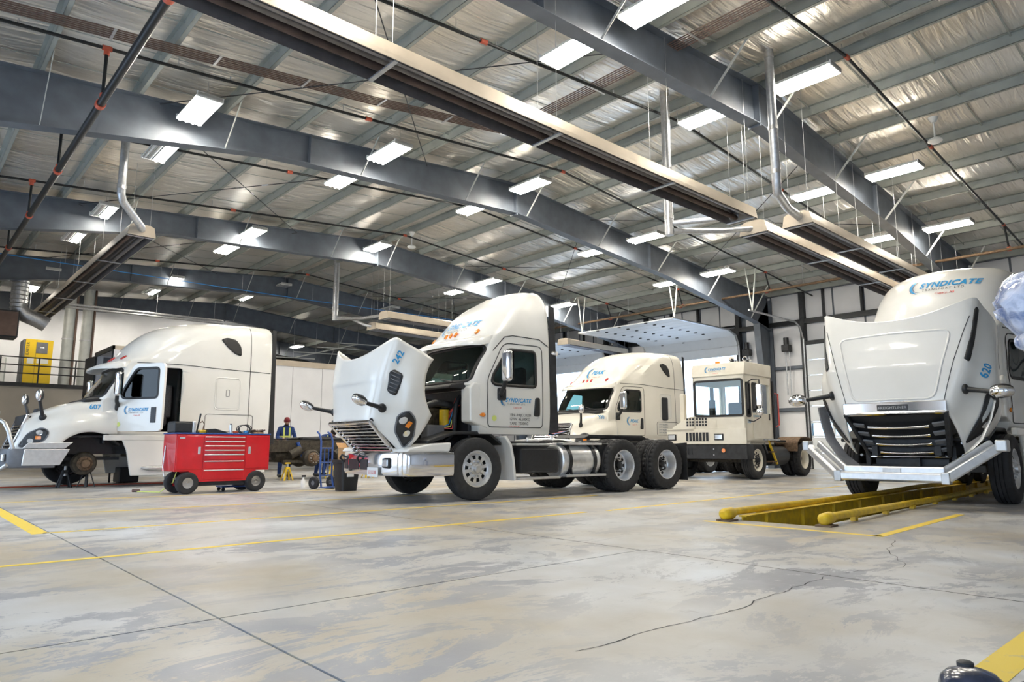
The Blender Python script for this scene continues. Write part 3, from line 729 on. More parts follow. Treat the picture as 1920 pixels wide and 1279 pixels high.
# ================================================================ TRUCKS  (local frame: x across, +x = driver's side, y rearwards from the front axle, z up)
def ring(z,yf,d,w,wr,yr,n,flare=1.7,nf=16,ns=10,rc=.07):
    h=[]
    for k in range(nf+1):
        t=math.pi/2*k/nf; h.append((w*math.sin(t)**(2/n),yf+d*(1-math.cos(t)**(2/n))))
    y0=yf+d
    for k in range(1,ns+1):
        y=y0+(yr-rc-y0)*k/ns; f=min(1,max(0,(y-y0)/max(.2,flare-y0))); f=f*f*(3-2*f); h.append((w+(wr-w)*f,y))
    for a in (30,60,90): h.append((wr-rc+rc*math.cos(R(a)),yr-rc+rc*math.sin(R(a))))
    h.append((0,yr))
    return [(x,y,z) for x,y in h]+[(-x,y,z) for x,y in h[-2:0:-1]]
def shell(levels,dz=.05):
    A=np.array(levels,float); zs=[]
    for a,b in zip(A[:-1,0],A[1:,0]):
        k=max(1,int(round((b-a)/dz))); zs+=[a+(b-a)*i/k for i in range(k)]
    zs.append(A[-1,0]); C=[pchip(A[:,0],A[:,c],zs) for c in range(1,A.shape[1])]
    rings=[ring(z,*[float(c[i]) for c in C]) for i,z in enumerate(zs)]
    last=rings[-1]; cy=sum(p[1] for p in last)/len(last)
    for f,dzz in ((.85,.012),(.5,.03),(.2,.036)): rings.append([(p[0]*f,cy+(p[1]-cy)*f,last[0][2]+dzz) for p in last])
    return MB().loft(rings)
DAY=[(1.10,.10,.03,1.02,1.05,1.72,5),(1.20,.09,.03,1.07,1.08,1.72,5),(1.55,.08,.03,1.09,1.10,1.72,5),(1.84,.06,.05,1.09,1.10,1.72,4.5),(1.93,-.20,.32,1.085,1.10,1.72,3.2),(2.05,-.17,.33,1.08,1.095,1.72,3),(2.35,.0,.31,1.06,1.09,1.72,3),(2.62,.17,.30,1.035,1.08,1.72,3),(2.72,.16,.34,1.03,1.08,1.72,2.8),(2.82,.17,.42,1.035,1.08,1.72,2.5),
     (3.0,.27,.55,1.03,1.07,1.72,2.3),(3.2,.42,.62,1.0,1.05,1.72,2.2),(3.4,.60,.62,.96,1.02,1.72,2.2),(3.55,.82,.55,.90,.97,1.72,2.2),(3.67,1.02,.45,.83,.90,1.71,2.2),(3.77,1.20,.35,.74,.80,1.70,2.2),(3.82,1.32,.28,.62,.68,1.68,2.2)]
SLP=[(1.10,.10,.03,1.02,1.17,3.95,5),(1.20,.09,.03,1.07,1.20,3.95,5),(1.55,.08,.03,1.09,1.21,3.95,5),(1.84,.06,.05,1.09,1.21,3.95,4.5),(1.93,-.20,.32,1.085,1.21,3.95,3.2),(2.05,-.17,.33,1.08,1.21,3.95,3),(2.35,.0,.31,1.06,1.21,3.95,3),(2.62,.17,.30,1.035,1.20,3.95,3),(2.72,.16,.34,1.03,1.20,3.95,2.8),(2.82,.17,.45,1.04,1.20,3.95,2.5),
     (3.0,.32,.65,1.06,1.20,3.95,2.3),(3.2,.52,.85,1.07,1.195,3.95,2.2),(3.4,.76,1.0,1.07,1.18,3.95,2.2),(3.6,1.06,1.1,1.05,1.15,3.95,2.1),(3.76,1.40,1.1,1.0,1.10,3.95,2.1),(3.88,1.80,1.0,.90,1.0,3.94,2.1),(3.95,2.2,.8,.74,.84,3.92,2.1)]

def mkhood(y1,new=False):
    y0=-1.34
    if not new:
        k=[y0,-1.2,-.8,-.3,y1]
        return dict(zt=(k,[1.56,1.60,1.72,1.85,1.97]),ws=(k,[.72,.76,.86,.97,1.08]),xv=(k,[.78,.84,.95,1.04,1.11]),zv=([y0,-.8,-.3,y1],[1.25,1.45,1.57,1.64]),
                    xf=([y0,-1.2,-1.0,-.7,-.3,y1],[.82,.92,1.06,1.16,1.20,1.16]),zf=([y0,-.8,-.3,y1],[1.0,1.24,1.38,1.42]),zb=.80,y0=y0,y1=y1,gw=(.74,.64),sl=.25)
    k=[y0,-1.2,-.8,-.3,y1]
    return dict(zt=(k,[1.60,1.66,1.78,1.90,2.06]),ws=(k,[.70,.76,.88,.98,1.08]),xv=(k,[.74,.82,.96,1.06,1.12]),zv=([y0,-.8,-.3,y1],[1.28,1.5,1.62,1.72]),
                xf=([y0,-1.2,-1.0,-.7,-.3,y1],[.76,.88,1.04,1.17,1.22,1.18]),zf=([y0,-.8,-.3,y1],[1.02,1.24,1.38,1.44]),zb=.78,y0=y0,y1=y1,gw=(.68,.54),sl=.25)
def hood_shell(H):
    ys_=list(np.arange(H['y0'],H['y1'],.055))+[H['y1']]; rings=[]
    for y in ys_:
        g=lambda k: float(pchip(H[k][0],H[k][1],[y])[0])
        zt,ws,xv,zv,xf,zf=(g(k) for k in ('zt','ws','xv','zv','xf','zf'))
        zb=H['zb'] if abs(y)>=.68 else max(H['zb'],.52+math.sqrt(.68**2-y*y))
        if y>.0: zb=max(zb,1.16)
        zf=max(zf,zb+.10); zv=max(zv,zf+.06)
        P=[(0,zt),(ws*.6,zt-.012),(ws*.9,zt-.045),(ws,zt-.10),(xv,zv),((xv+xf)/2,(zv+zf)/2+.015),(xf,zf-.02),(xf+.005,(zf+zb)/2),(xf-.01,zb)]
        acc=[0]
        for a,b in zip(P[:-1],P[1:]): acc.append(acc[-1]+math.hypot(a[0]-b[0],a[1]-b[1]))
        ss=np.linspace(0,acc[-1],25); X=pchip(acc,[p[0] for p in P],ss); Z=pchip(acc,[p[1] for p in P],ss)
        s=max(0,min(1,(y-(H['y1']-.8))/.8))
        def yy(x,z):
            fr=max(0,min(1,(-.45-y)/(-.45-H['y0']))); sm=max(0,min(1,(z-1.45)/.2))
            return y-.34*(1-min(1,abs(x)/1.05)**2)*s*sm+H['sl']*max(0,(z-.8))/.75*fr
        half=[(float(x),yy(x,z),float(z)) for x,z in zip(X,Z)]
        rings.append([(-x,y_,z) for x,y_,z in half[:0:-1]]+half)
    return MB().loft(rings,False,False,False)

# ---- wheels
def tyre_mesh(lug):
    prof=[(.30,-.10),(.30,-.125),(.34,-.143),(.42,-.148),(.475,-.14),(.503,-.125),(.513,-.10),(.515,-.062),(.498,-.058),(.498,-.048),(.515,-.044),(.515,-.006),(.498,-.004),(.498,.004),(.515,.006),(.515,.044),(.498,.048),(.498,.058),(.515,.062),(.513,.10),(.503,.125),(.475,.14),(.42,.148),(.34,.143),(.30,.125),(.30,.10)]
    n=96 if lug else 56; mb=MB(); mb.lathe(prof,n=n,close=True)
    if lug:
        for i,(r,a) in enumerate(prof):
            if r>.495 and abs(a)>.03:
                for k in range(n):
                    if k%3==0:
                        t=6.2831853*k/n; f=(r-.022)/r; mb.v[i*n+k]=(a,r*f*math.cos(t),r*f*math.sin(t))
    me=mb.mesh('wheel'); me.materials.append(M['rubber']); me.polygons.foreach_set('use_smooth',[True]*len(me.polygons)); me.set_sharp_from_angle(angle=R(35)); return me
TY={0:tyre_mesh(False),1:tyre_mesh(True)}
def disc(radii,xs,holes=None,n=60,nh=10):
    mb=MB(); m=len(radii)
    for r,x in zip(radii,xs):
        for k in range(n): t=6.2831853*k/n; mb.v.append((x,r*math.cos(t),r*math.sin(t)))
    per=n//nh
    for i in range(m-1):
        for k in range(n):
            if holes is not None and i==holes and k%per in (1,2,3): continue
            mb.f.append((i*n+k,i*n+(k+1)%n,(i+1)*n+(k+1)%n,(i+1)*n+k))
    return mb
def mk_rims():
    d={}
    mb=disc([.302,.302,.285,.27,.255,.235,.222,.158,.145,.10,.095],[.10,.128,.132,.10,.07,.075,.083,.09,.088,.088,.09],6); d['steer']=mb.mesh('rim')
    mb=disc([.302,.302,.288,.275,.268,.25,.225,.17,.15,.10],[.10,.128,.132,.10,-.05,-.075,-.08,-.08,-.075,-.07],6,60,10); d['dish']=mb.mesh('rim')
    for k,me in d.items(): me.polygons.foreach_set('use_smooth',[True]*len(me.polygons)); me.set_sharp_from_angle(angle=R(40))
    hub=MB().lathe([(.098,-.02),(.098,.0),(.075,.015),(.07,.06),(.05,.075),(0,.078)],n=24); 
    for k in range(10):
        t=6.2831853*(k+.5)/10; y,z=.125*math.cos(t),.125*math.sin(t); hub.tube((-.02,y,z),(.03,y,z),.016,6)
    d['hub']=hub.mesh('hub'); d['hub'].polygons.foreach_set('use_smooth',[True]*len(d['hub'].polygons)); d['hub'].set_sharp_from_angle(angle=R(35))
    d['drum']=MB().lathe([(.06,-.14),(.24,-.14),(.24,-.02),(.2,.0),(.06,.0)],n=24).mesh('brake_drum')
    return d
RIM=mk_rims(); RIMC={}
def rim_me(kind,m):
    if (kind,m) not in RIMC:
        me=RIM[kind].copy(); me.materials.clear(); me.materials.append(M[m]); RIMC[(kind,m)]=me
    return RIMC[(kind,m)]
def wheel(parent,x,y,kind,side,lug,rimm='alu',hubm='alu',z=.52,sc=1.0):
    t=bpy.data.objects.new('wheel',TY[lug]); COL.objects.link(t); t.parent=parent; t.location=(x,y,z*1.0); t.scale=(sc,sc,sc)
    t.rotation_euler=(rnd.uniform(0,6.2),0,0 if side>0 else math.pi)
    r=bpy.data.objects.new('rim',rim_me(kind,rimm)); COL.objects.link(r); r.parent=t
    h=bpy.data.objects.new('hub',rim_me('hub',hubm)); COL.objects.link(h); h.parent=t; h.location=(.10 if kind=='steer' else -.05,0,0)
    b=bpy.data.objects.new('brake_drum',rim_me('drum','dark')); COL.objects.link(b); b.parent=t; b.location=(.05 if kind=='steer' else -.09,0,0)
    return t
def dual(parent,y,side,**k):
    wheel(parent,side*1.07,y,'dish',side,1,'alu','black',**k); wheel(parent,side*.74,y,'dish',-side,1,'alu_dull','black',**k)

def chassis(T,rear,axles,drop=0):
    for s in (-1,1):
        MB().box((s*.43-.04,-1.15,.72),(s*.43+.04,rear,.98)).build('frame_rail','dark',T)
    for y in (-1.0,.6,2.2,(axles[0]+axles[1])/2 if len(axles)>1 else axles[0],rear-.1):
        MB().box((-.39,y-.06,.74),(.39,y+.06,.95)).build('cross_member','dark',T)
    MB().tube((-.9,0,.52),(.9,0,.52),.065,12).build('front_axle','greasy',T,40)
    for s in (-1,1):
        MB().bar((s*.43,-.75,.62),(s*.43,.75,.62),.09,.07).build('leaf_spring','dark',T)
    for y in (axles if len(axles)>1 else ()):
        MB().tube((-1.0,y,.52),(1.0,y,.52),.10,14).build('drive_axle','greasy',T,40)
        MB().ball((0,y-.05,.52),.24,16,10).build('differential','greasy',T,60)
    MB().tube((0,.9,.70),(0,axles[0],.56),.05,10).build('drive_shaft','greasy',T,40)
    MB().box((-.30,-.75,.75),(.30,.95,1.15)).build('engine_sump','greasy',T,bevel=.06)

def tank(T,s,y0,y1,r=.31,z=.62,steps=True,x=.86):
    o=MB().lathe([(0,y0),(r*.85,y0),(r*.97,y0+.02),(r,y0+.06),(r,y1-.06),(r*.97,y1-.02),(r*.85,y1),(0,y1)],(s*x,0,z),'y',36).build('fuel_tank','alu',T,50)
    for f in (.18,.82):
        y=y0+(y1-y0)*f; MB().lathe([(r+.003,y-.04),(r+.012,y-.04),(r+.012,y+.04),(r+.003,y+.04)],(s*x,0,z),'y',36,True).build('tank_strap','black',o)
    if steps:
        for zz,xx in ((z+r+.01,s*(x+.12)),(z-r+.05,s*(x+.22))):
            MB().box((min(xx-.14,xx+.14),y0+.02,zz-.025),(max(xx-.14,xx+.14),y1+.06,zz+.015)).build('step_tread','alu',T,bevel=.006)
        for f in (.2,.8):
            y=y0+(y1-y0)*f; MB().bar((s*(x+.2),y,z+r),(s*(x+.30),y,z-r+.05),.05,.02,(0,1,0)).build('step_bracket','black',T)
    return o

def west_mirror(T,s,y=.5,nm='door_mirror'):
    o=MB().box((-.11,-.07,-.27),(.11,.06,.27)).build(nm,'chrome',T,40,bevel=.06,seg=4); o.location=(s*1.43,y,2.25)
    MB().box((-.095,.055,-.25),(.095,.075,.25)).build('mirror_glass','glass_dark',o,bevel=.01)
    a=MB().path([(s*1.09,y+.12,1.78),(s*1.16,y+.08,1.80),(s*1.30,y+.02,1.88),(s*1.40,y,2.02)],[.055,.045,.04,.04],10).build('mirror_arm','black',T,50)
    MB().box((s*1.09-.03,y+.04,1.68),(s*1.09+.05*s if s>0 else s*1.09+.03,y+.22,1.90)).build('mirror_base','black',T,bevel=.03)
    return o

def logo(parent,bvh,ax,u,v,W,kind,flip=False,loc=None,rot=0,off=.006):
    """swoosh mark + name; W = width of the name"""
    s=W/ (8.6 if kind=='SYNDICATE' else 4.4)
    def up(p): 
        c,sn=math.cos(R(rot)),math.sin(R(rot)); return (u+c*p[0]-sn*p[1],v+sn*p[0]+c*p[1])
    for r,a0,a1,t,m in ((1.25*s,100,262,.34*s,'decal_blue'),(1.0*s,92,275,.14*s,'decal_grey'),(1.45*s,118,235,.10*s,'decal_grey')):
        pts=[up((.55*s+p[0],.35*s+p[1])) for p in crescent(0,0,r,a0,a1,t)]
        patch('logo_swoosh',bvh,pts,ax,off,m,parent,.1)
    a=up((.45*s,0)); lettering(kind,'decal_blue',parent,bvh,a,ax,1.25*s,off,rot=rot,shear=.28,space=1.12,bold=.012*s/.1*.4)
    if kind=='SYNDICATE':
        a=up((.9*s,-.62*s)); lettering('TRANSPORT LTD.','decal_black',parent,bvh,a,ax,.52*s,off,rot=rot,space=1.35)
        a=up((2.6*s,-1.35*s)); lettering('Calgary, AB','decal_red',parent,bvh,a,ax,.5*s,off,rot=rot,shear=.2)
    else:
        a=up((1.2*s,-.8*s)); lettering('Calgary, AB','decal_red',parent,bvh,a,ax,.42*s,off,rot=rot,shear=.2)

DOOR0=[(.27,1.22),(1.50,1.22),(1.50,2.71),(.64,2.71),(.26,2.06),(.25,1.6)]
DWIN0=[(.34,2.0),(.42,1.95),(1.34,1.95),(1.34,2.60),(.72,2.60),(.38,2.12)]
WS=[(-1.01,1.99),(1.01,1.99),(.96,2.65),(-.96,2.65)]
def inside(u,v,poly):
    k=False
    for i in range(len(poly)):
        (x1,y1),(x2,y2)=poly[i-1],poly[i]
        if (y1>v)!=(y2>v) and u<(x2-x1)*(v-y1)/(y2-y1)+x1: k=not k
    return k
def cut_shell(bm,poly,ax):
    """cut a convex opening through the faces that look towards the given side"""
    d=-Vector(AX[ax][1]); pj=(lambda p:(p.y,p.z)) if ax[1]=='x' else (lambda p:(p.x,p.z))
    u0,u1=min(p[0] for p in poly)-.02,max(p[0] for p in poly)+.02; v0,v1=min(p[1] for p in poly)-.02,max(p[1] for p in poly)+.02
    n=len(poly); area=sum(poly[i-1][0]*poly[i][1]-poly[i][0]*poly[i-1][1] for i in range(n))
    for i in range(n):
        p,q=poly[i-1],poly[i]
        e=Vector((q[0]-p[0],q[1]-p[1]))
        if e.length<1e-6: continue
        no2=(-e.y,e.x); no=Vector((0,no2[0],no2[1])) if ax[1]=='x' else Vector((no2[0],0,no2[1]))
        co=Vector((0,p[0],p[1])) if ax[1]=='x' else Vector((p[0],0,p[1]))
        fs=[]
        for f in bm.faces:
            c=pj(f.calc_center_median())
            if f.normal.dot(d)>.12 and u0-.1<c[0]<u1+.1 and v0-.1<c[1]<v1+.1:
                pts=[pj(x.co) for x in f.verts]
                if max(t[0] for t in pts)>u0 and min(t[0] for t in pts)<u1 and max(t[1] for t in pts)>v0 and min(t[1] for t in pts)<v1: fs.append(f)
        g=set(fs)|{e_ for f in fs for e_ in f.edges}|{v for f in fs for v in f.verts}
        bmesh.ops.bisect_plane(bm,geom=list(g),plane_co=co,plane_no=no.normalized(),dist=1e-5)
    kill=[f for f in bm.faces if f.normal.dot(d)>.12 and inside(*pj(f.calc_center_median()),poly)]
    bmesh.ops.delete(bm,geom=kill,context='FACES')
def cab(T,levels,sleeper,door_open=False,bodym='white',dy=0):
    DOOR=[(y+dy,z) for y,z in DOOR0]; DWIN=[(y+dy,z) for y,z in DWIN0]
    lv=[(l[0],l[1]+dy*(1 if l[0]<3.0 else max(.2,1-(l[0]-3.0)/.9)),)+tuple(l[2:]) for l in levels]
    c=shell(lv).build('cab',bodym,T,42)
    me=c.data; bvh=BVHTree.FromPolygons([v.co for v in me.vertices],[p.vertices for p in me.polygons])
    ws=rpoly(WS,.10); dw=rpoly(DWIN,[.04,.05,.08,.08,.1,.05]); dr=rpoly(DOOR,[.08,.08,.12,.14,.1,.05])
    bm=bmesh.new(); bm.from_mesh(me)
    cut_shell(bm,rpoly(WS,.10,2),'-y'); cut_shell(bm,rpoly(DOOR if door_open else DWIN,.07,2),'+x'); cut_shell(bm,rpoly(DWIN,.07,2),'-x')
    bm.to_mesh(me); bm.free(); me.polygons.foreach_set('use_smooth',[True]*len(me.polygons)); me.set_sharp_from_angle(angle=R(42))
    k=c.modifiers.new('s','SOLIDIFY'); k.thickness=.035; k.offset=-1
    patch('windscreen',bvh,ws,'-y',-.006,'glass',T,.07)
    strip('windscreen_gasket',bvh,ws,.05,'-y',.006,'gasket',T,True)
    for ax,s in (('+x',1),('-x',-1)):
        if not (s>0 and door_open):
            D=patch('door',bvh,dr,ax,.004,bodym,T,.06)
            bm=bmesh.new(); bm.from_mesh(D.data); bm.normal_update()
            for f in bm.faces:
                if f.normal.x*s<0: f.normal_flip()
            cut_shell(bm,rpoly(DWIN,.07,2),ax); bm.to_mesh(D.data); bm.free()
            patch('door_window',bvh,dw,ax,-.006,'glass',D,.08); strip('window_gasket',bvh,dw,.055,ax,.009,'gasket',D,True)
            strip('door_seam',bvh,dr,.014,ax,.0065,'seam',D,True)
            patch('door_handle',bvh,rpoly([(1.28+dy,1.42),(1.42+dy,1.42),(1.42+dy,1.76),(1.32+dy,1.76)],.05),ax,.012,'black',D,.05,.02)
        if sleeper: strip('roof_seam',bvh,[(.55+dy,2.80),(1.5+dy,2.80),(2.5,2.77),(3.93,2.74)],.014,ax,.004,'seam',T)
        else: strip('roof_seam',bvh,[(.40,2.55),(.66,2.82),(.84,2.86),(1.44,2.84),(1.66,2.72)],.014,ax,.004,'seam',T)
        patch('marker_lamp',bvh,[(.15+dy+.05*math.cos(R(a)),1.42+.035*math.sin(R(a))) for a in range(0,360,20)],ax,.012,'amber',T,.05,.02)
    # sun visor and clearance lamps
    vs_=[]; n=25
    for k in range(n):
        x=-1.0+2.0*k/(n-1); h=hit(bvh,x,2.74,'-y',0); y=h.y if h else .45+dy
        fade=.36-.14*(abs(x))**3
        vs_.append([(x,y+.05,2.84),(x*1.01,y-fade*.6,2.77),(x*1.01,y-fade,2.69),(x*1.01,y-fade-.01,2.63),(x,y+.03,2.70)])
    MB().loft(vs_).build('sun_visor',bodym,T,60)
    for x in (-.86,-.16,0,.16,.70): patch('clearance_lamp',bvh,rrect(x-.03,2.87,x+.03,2.96,.025),'-y',.012,'amber' if not sleeper else 'redlens',T,.05,.025)
    # cab corner panels either side of the engine, dash, firewall
    for s in (-1,1):
        MB().prism([(-.10+dy,1.30),(.28+dy,1.18),(.28+dy,1.97),(-.02+dy,1.97),(-.11+dy,1.88)],s*.80,s*1.085,'x').build('cowl_side_panel',bodym,T,bevel=.03,seg=3)
    MB().box((-.86,.02+dy,.95),(.86,.085+dy,1.9)).build('firewall','black',T,bevel=.02)
    MB().prism([(-.42+dy,1.86),(.05+dy,1.86),(.05+dy,1.975),(-.2+dy,1.97),(-.40+dy,1.93)],-.92,.92,'x').build('wiper_cowl','black',T,bevel=.03)
    for x0,x1 in ((-.1,-.75),(.75,.1)):
        MB().path([(x0,-.26+dy,1.985),(x0*.3+x1*.7,-.19+dy,2.06)],.012,6).build('wiper_arm','black',T); 
    MB().box((-.92,.18+dy,1.55),(.92,.52+dy,1.98)).build('dashboard','grey',T,bevel=.06,seg=3)
    MB().lathe([(.2,-.012),(.212,0),(.2,.012),(.188,0)],(0,0,0),'y',24,True).xf(Matrix.Translation((.45,.66+dy,1.95))@Matrix.Rotation(R(-25),4,'X')).build('steering_wheel','black',T,50)
    for x in (-.52,.5):
        st=MB().box((x-.25,.86+dy,1.35),(x+.25,1.36+dy,1.62)).build('seat','fabric',T,bevel=.07,seg=3)
        MB().box((x-.24,1.28+dy,1.55),(x+.24,1.45+dy,2.35)).build('seat_back','fabric',st,bevel=.07,seg=3)
    MB().box((-.98,.15+dy,1.16),(.98,(3.85 if sleeper else 1.62),1.24)).build('cab_floor','black',T)
    return c,bvh

def hood(T,H,phi,num=None,mirrors=True,vent=False,style='old',mv=(0,0),bodym='white'):
    mb=hood_shell(H); py,pz=H['y0']+.06,.78
    hd=mb.build('bonnet',bodym,T,40)
    me=hd.data; bvh=BVHTree.FromPolygons([v.co for v in me.vertices],[p.vertices for p in me.polygons])
    k=hd.modifiers.new('s','SOLIDIFY'); k.thickness=.025; k.offset=-1 if True else 1
    # grille in the nose
    wt,wb=H['gw']; zt=H['zt'][1][0]-.03; zb=H['zb']-.02; y0=H['y0']
    face=lambda z:(y0-.015+H['sl']/.75*(z-zb))
    def at(u,z): # half width at height
        return wb+(wt-wb)*(z-zb)/(zt-zb)
    if style=='old':
        MB().add([(-wb,face(zb)+.05,zb),(wb,face(zb)+.05,zb),(wt,face(zt)+.05,zt),(-wt,face(zt)+.05,zt),(-wb,face(zb)+.07,zb),(wb,face(zb)+.07,zb),(wt,face(zt)+.07,zt),(-wt,face(zt)+.07,zt)],[(0,1,2,3),(7,6,5,4),(0,4,5,1),(1,5,6,2),(2,6,7,3),(3,7,4,0)]).build('grille_backing','black',hd)
        P=[(-wb,zb),(wb,zb),(wt,zt),(-wt,zt)]
        for a,b in zip(P,P[1:]+P[:1]): MB().bar((a[0],face(a[1]),a[1]),(b[0],face(b[1]),b[1]),.07,.05,(0,1,0)).build('grille_surround','chrome',hd,bevel=.012)
        for i in range(1,11):
            z=zb+(zt-zb)*i/11; MB().bar((-at(0,z),face(z)+.01,z),(at(0,z),face(z)+.01,z),.035,.03,(0,0,1)).build('grille_bar','chrome',hd,bevel=.008)
        for x in (-.4,-.13,.13,.4): MB().bar((x,face(zb)+.02,zb),(x,face(zt)+.02,zt),.02,.03,(0,1,0)).build('grille_upright','dark',hd)
    else:
        MB().add([(-wb,face(zb)+.05,zb),(wb,face(zb)+.05,zb),(wt,face(zt)+.05,zt),(-wt,face(zt)+.05,zt),(-wb,face(zb)+.07,zb),(wb,face(zb)+.07,zb),(wt,face(zt)+.07,zt),(-wt,face(zt)+.07,zt)],[(0,1,2,3),(7,6,5,4),(0,4,5,1),(1,5,6,2),(2,6,7,3),(3,7,4,0)]).build('grille_backing','black',hd)
        P=[(-wb,zb),(wb,zb),(wt,zt),(-wt,zt)]
        for a,b in zip(P[1:]+P[:1],P[2:]+P[:2]): MB().bar((a[0],face(a[1]),a[1]),(b[0],face(b[1]),b[1]),.06,.06,(0,1,0)).build('grille_surround','dark' if abs(a[1]-b[1])>.1 else 'chrome',hd,bevel=.012)
        yt,zt2=face(zt)+.06,zt+.045; nv=Vector((0,-.5,.866)); uv=(0,.866,.5)
        MB().bar((-wt-.02,yt,zt2),(wt+.02,yt,zt2),.035,.17,uv).build('grille_top_bar','chrome',hd,bevel=.012,seg=3)
        b0=Vector((0,yt,zt2))+nv*.02
        MB().bar(b0+Vector((-.21,0,0)),b0+Vector((.21,0,0)),.012,.085,uv).build('badge','black',hd,bevel=.004)
        flat_text('FREIGHTLINER','lens',hd,b0+nv*.0075-Vector(uv)*.02,(R(30),0,0),.056,0,1.05)
        for i in range(4):
            z=zt-.22-i*(zt-zb-.24)/3.6; w_=at(0,z)-.02
            arc=[(x,face(z)-.0-.045*(1-(x/w_)**2),z-.02*(1-(x/w_)**2)) for x in np.linspace(-w_,w_,13)]
            MB().path([p for p in arc if abs(p[0])<w_*.72],.026,10).build('grille_bar','chrome',hd,50)
            for s in (-1,1): MB().bar((s*w_*.74,face(z)-.01,z),(s*w_,face(z)+.01,z+.01),.03,.085,(0,0,1)).build('grille_bar_end','grey',hd,bevel=.006)
        patch('latch_recess',bvh,[(-.2,-1.05),(.2,-1.05),(.16,-.93),(-.16,-.93)],'+z',.003,'alu_dull',hd,.06)
        strip('raised_panel_edge',bvh,rpoly([(-.55,-.92),(.55,-.92),(.70,-.30),(.78,.06),(-.78,.06),(-.70,-.30)],.12)[0:],.03,'+z',.004,'white',hd,True)
        for s in (-1,1): strip('panel_seam',bvh,[(s*.60,-1.2),(s*.70,-.8),(s*.92,.0),(s*1.0,.28)],.008,'+z',.003,'seam',hd)
    for ax,s in (('+x',1),('-x',-1)):
        if style=='old':
            hl=rpoly([(-1.24,.88),(-1.06,.86),(-.80,1.02),(-.74,1.20),(-.86,1.28),(-1.08,1.16)],.07)
            o=patch('headlamp',bvh,hl,ax,.006,'black',hd,.05,.012)
            strip('headlamp_edge',bvh,hl,.02,ax,.012,'grey',hd,True)
            patch('lamp_lens',bvh,[(-.90+.055*math.cos(R(a)),1.17+.05*math.sin(R(a))) for a in range(0,360,20)],ax,.016,'lens',hd,.05)
            patch('lamp_lens',bvh,[(-1.04+.05*math.cos(R(a)),1.0+.045*math.sin(R(a))) for a in range(0,360,20)],ax,.016,'lens',hd,.05)
            patch('turn_lens',bvh,rrect(-.965,1.03,-.87,1.10,.012),ax,.018,'amber',hd,.05)
        else:
            hl=rpoly([(-1.26,.98),(-1.05,.94),(-.62,1.08),(-.60,1.36),(-.72,1.34),(-1.1,1.10)],.04)
            patch('headlamp',bvh,hl,ax,.006,'black',hd,.05,.012); strip('headlamp_edge',bvh,hl,.02,ax,.012,'dark',hd,True)
            patch('lamp_lens',bvh,rpoly([(-1.0,1.10),(-.72,1.18),(-.70,1.30),(-.95,1.17)],.02),ax,.016,'lens',hd,.05)
            patch('lamp_lens',bvh,[(-.98+.05*math.cos(R(a)),1.03+.035*math.sin(R(a))) for a in range(0,360,20)],ax,.016,'lens',hd,.05)
            patch('side_vent',bvh,rpoly([(-.40,1.76),(.44,1.86),(.46,1.92),(.40,1.925),(-.38,1.815)],.02),ax,.008,'black',hd,.05,.015)
        if vent and s>0 or vent and s<0:
            vo=rpoly([(-.62,1.44),(-.27,1.52),(-.25,1.66),(-.32,1.71),(-.60,1.58)],.05)
            patch('side_vent',bvh,vo,ax,.006,'black',hd,.05,.012)
            for i in range(6): strip('vent_slat',bvh,[(-.57+i*.055,1.47+i*.014),(-.57+i*.055,1.58+i*.02)],.014,ax,.016,'grey',hd)
        if mirrors:
            p=hit(bvh,-.85 if style=='old' else -.75,1.50 if style=='old' else 1.6,ax,0)
            if p:
                out=Vector((s,0,0)); b0=p+out*.02
                MB().ball(b0,.075,14,8,(.6,1,1)).build('mirror_foot','black',hd,60)
                q=b0+Vector((s*.10,-.10,.36)) if style=='old' else b0+Vector((s*.36,-.16,.14))
                MB().path([b0,b0.lerp(q,.5)+out*.01,q],[.04,.034,.03],10).build('mirror_arm','black',hd,50)
                c=q+Vector((s*.04,-.02,.10)) if style=='old' else q+Vector((s*.10,-.02,.03))
                MB().ball(c,.13,18,10,(.75,.55,1.0) if style=='old' else (1.15,.7,.75)).build('hood_mirror','chrome',hd,60)
                MB().ball(c+Vector((0,.035,0)),.125,18,10,(.75,.42,1.0) if style=='old' else (1.1,.55,.72)).build('mirror_shell','black',hd,60)
        if num and s>0: lettering(num,'decal_blue',hd,bvh,((H['y1']-.56-.19*(len(num)-3),1.70) if not vent else (-.17,1.66)) if style=='old' else (-.50,1.46),ax,.14,.006,bold=.004,space=1.05)
    hd.matrix_local=Matrix.Translation((0,py+mv[0],pz+mv[1]))@Matrix.Rotation(R(phi),4,'X')@Matrix.Translation((0,-py,-pz))
    return hd,bvh

def bumper_loft(hw,yc,ye,z0,z1,thick=.03,crown=.02):
    rings=[]
    for k in range(41):
        t=-1+2*k/40; a=abs(t); sg=1 if t>=0 else -1
        if a<.62: x,y=hw*.80*a/.62,yc+.10*(a/.62)**2
        else:
            f=(a-.62)/.38; x=hw*(.80+.20*math.sin(f*math.pi/2)); y=yc+.10+(ye-yc-.10)*(1-math.cos(f*math.pi/2))
        x*=sg; nx,ny=(0,-1) if a<.62 else (sg*math.sin((a-.62)/.38*1.4),-math.cos((a-.62)/.38*1.4))
        rings.append([(x,y,z0),(x+nx*crown,y+ny*crown,z0+.05),(x+nx*crown,y+ny*crown,z1-.05),(x,y,z1),(x-nx*thick,y-ny*thick,z1),(x-nx*thick,y-ny*thick,z0)])
    return MB().loft(rings)

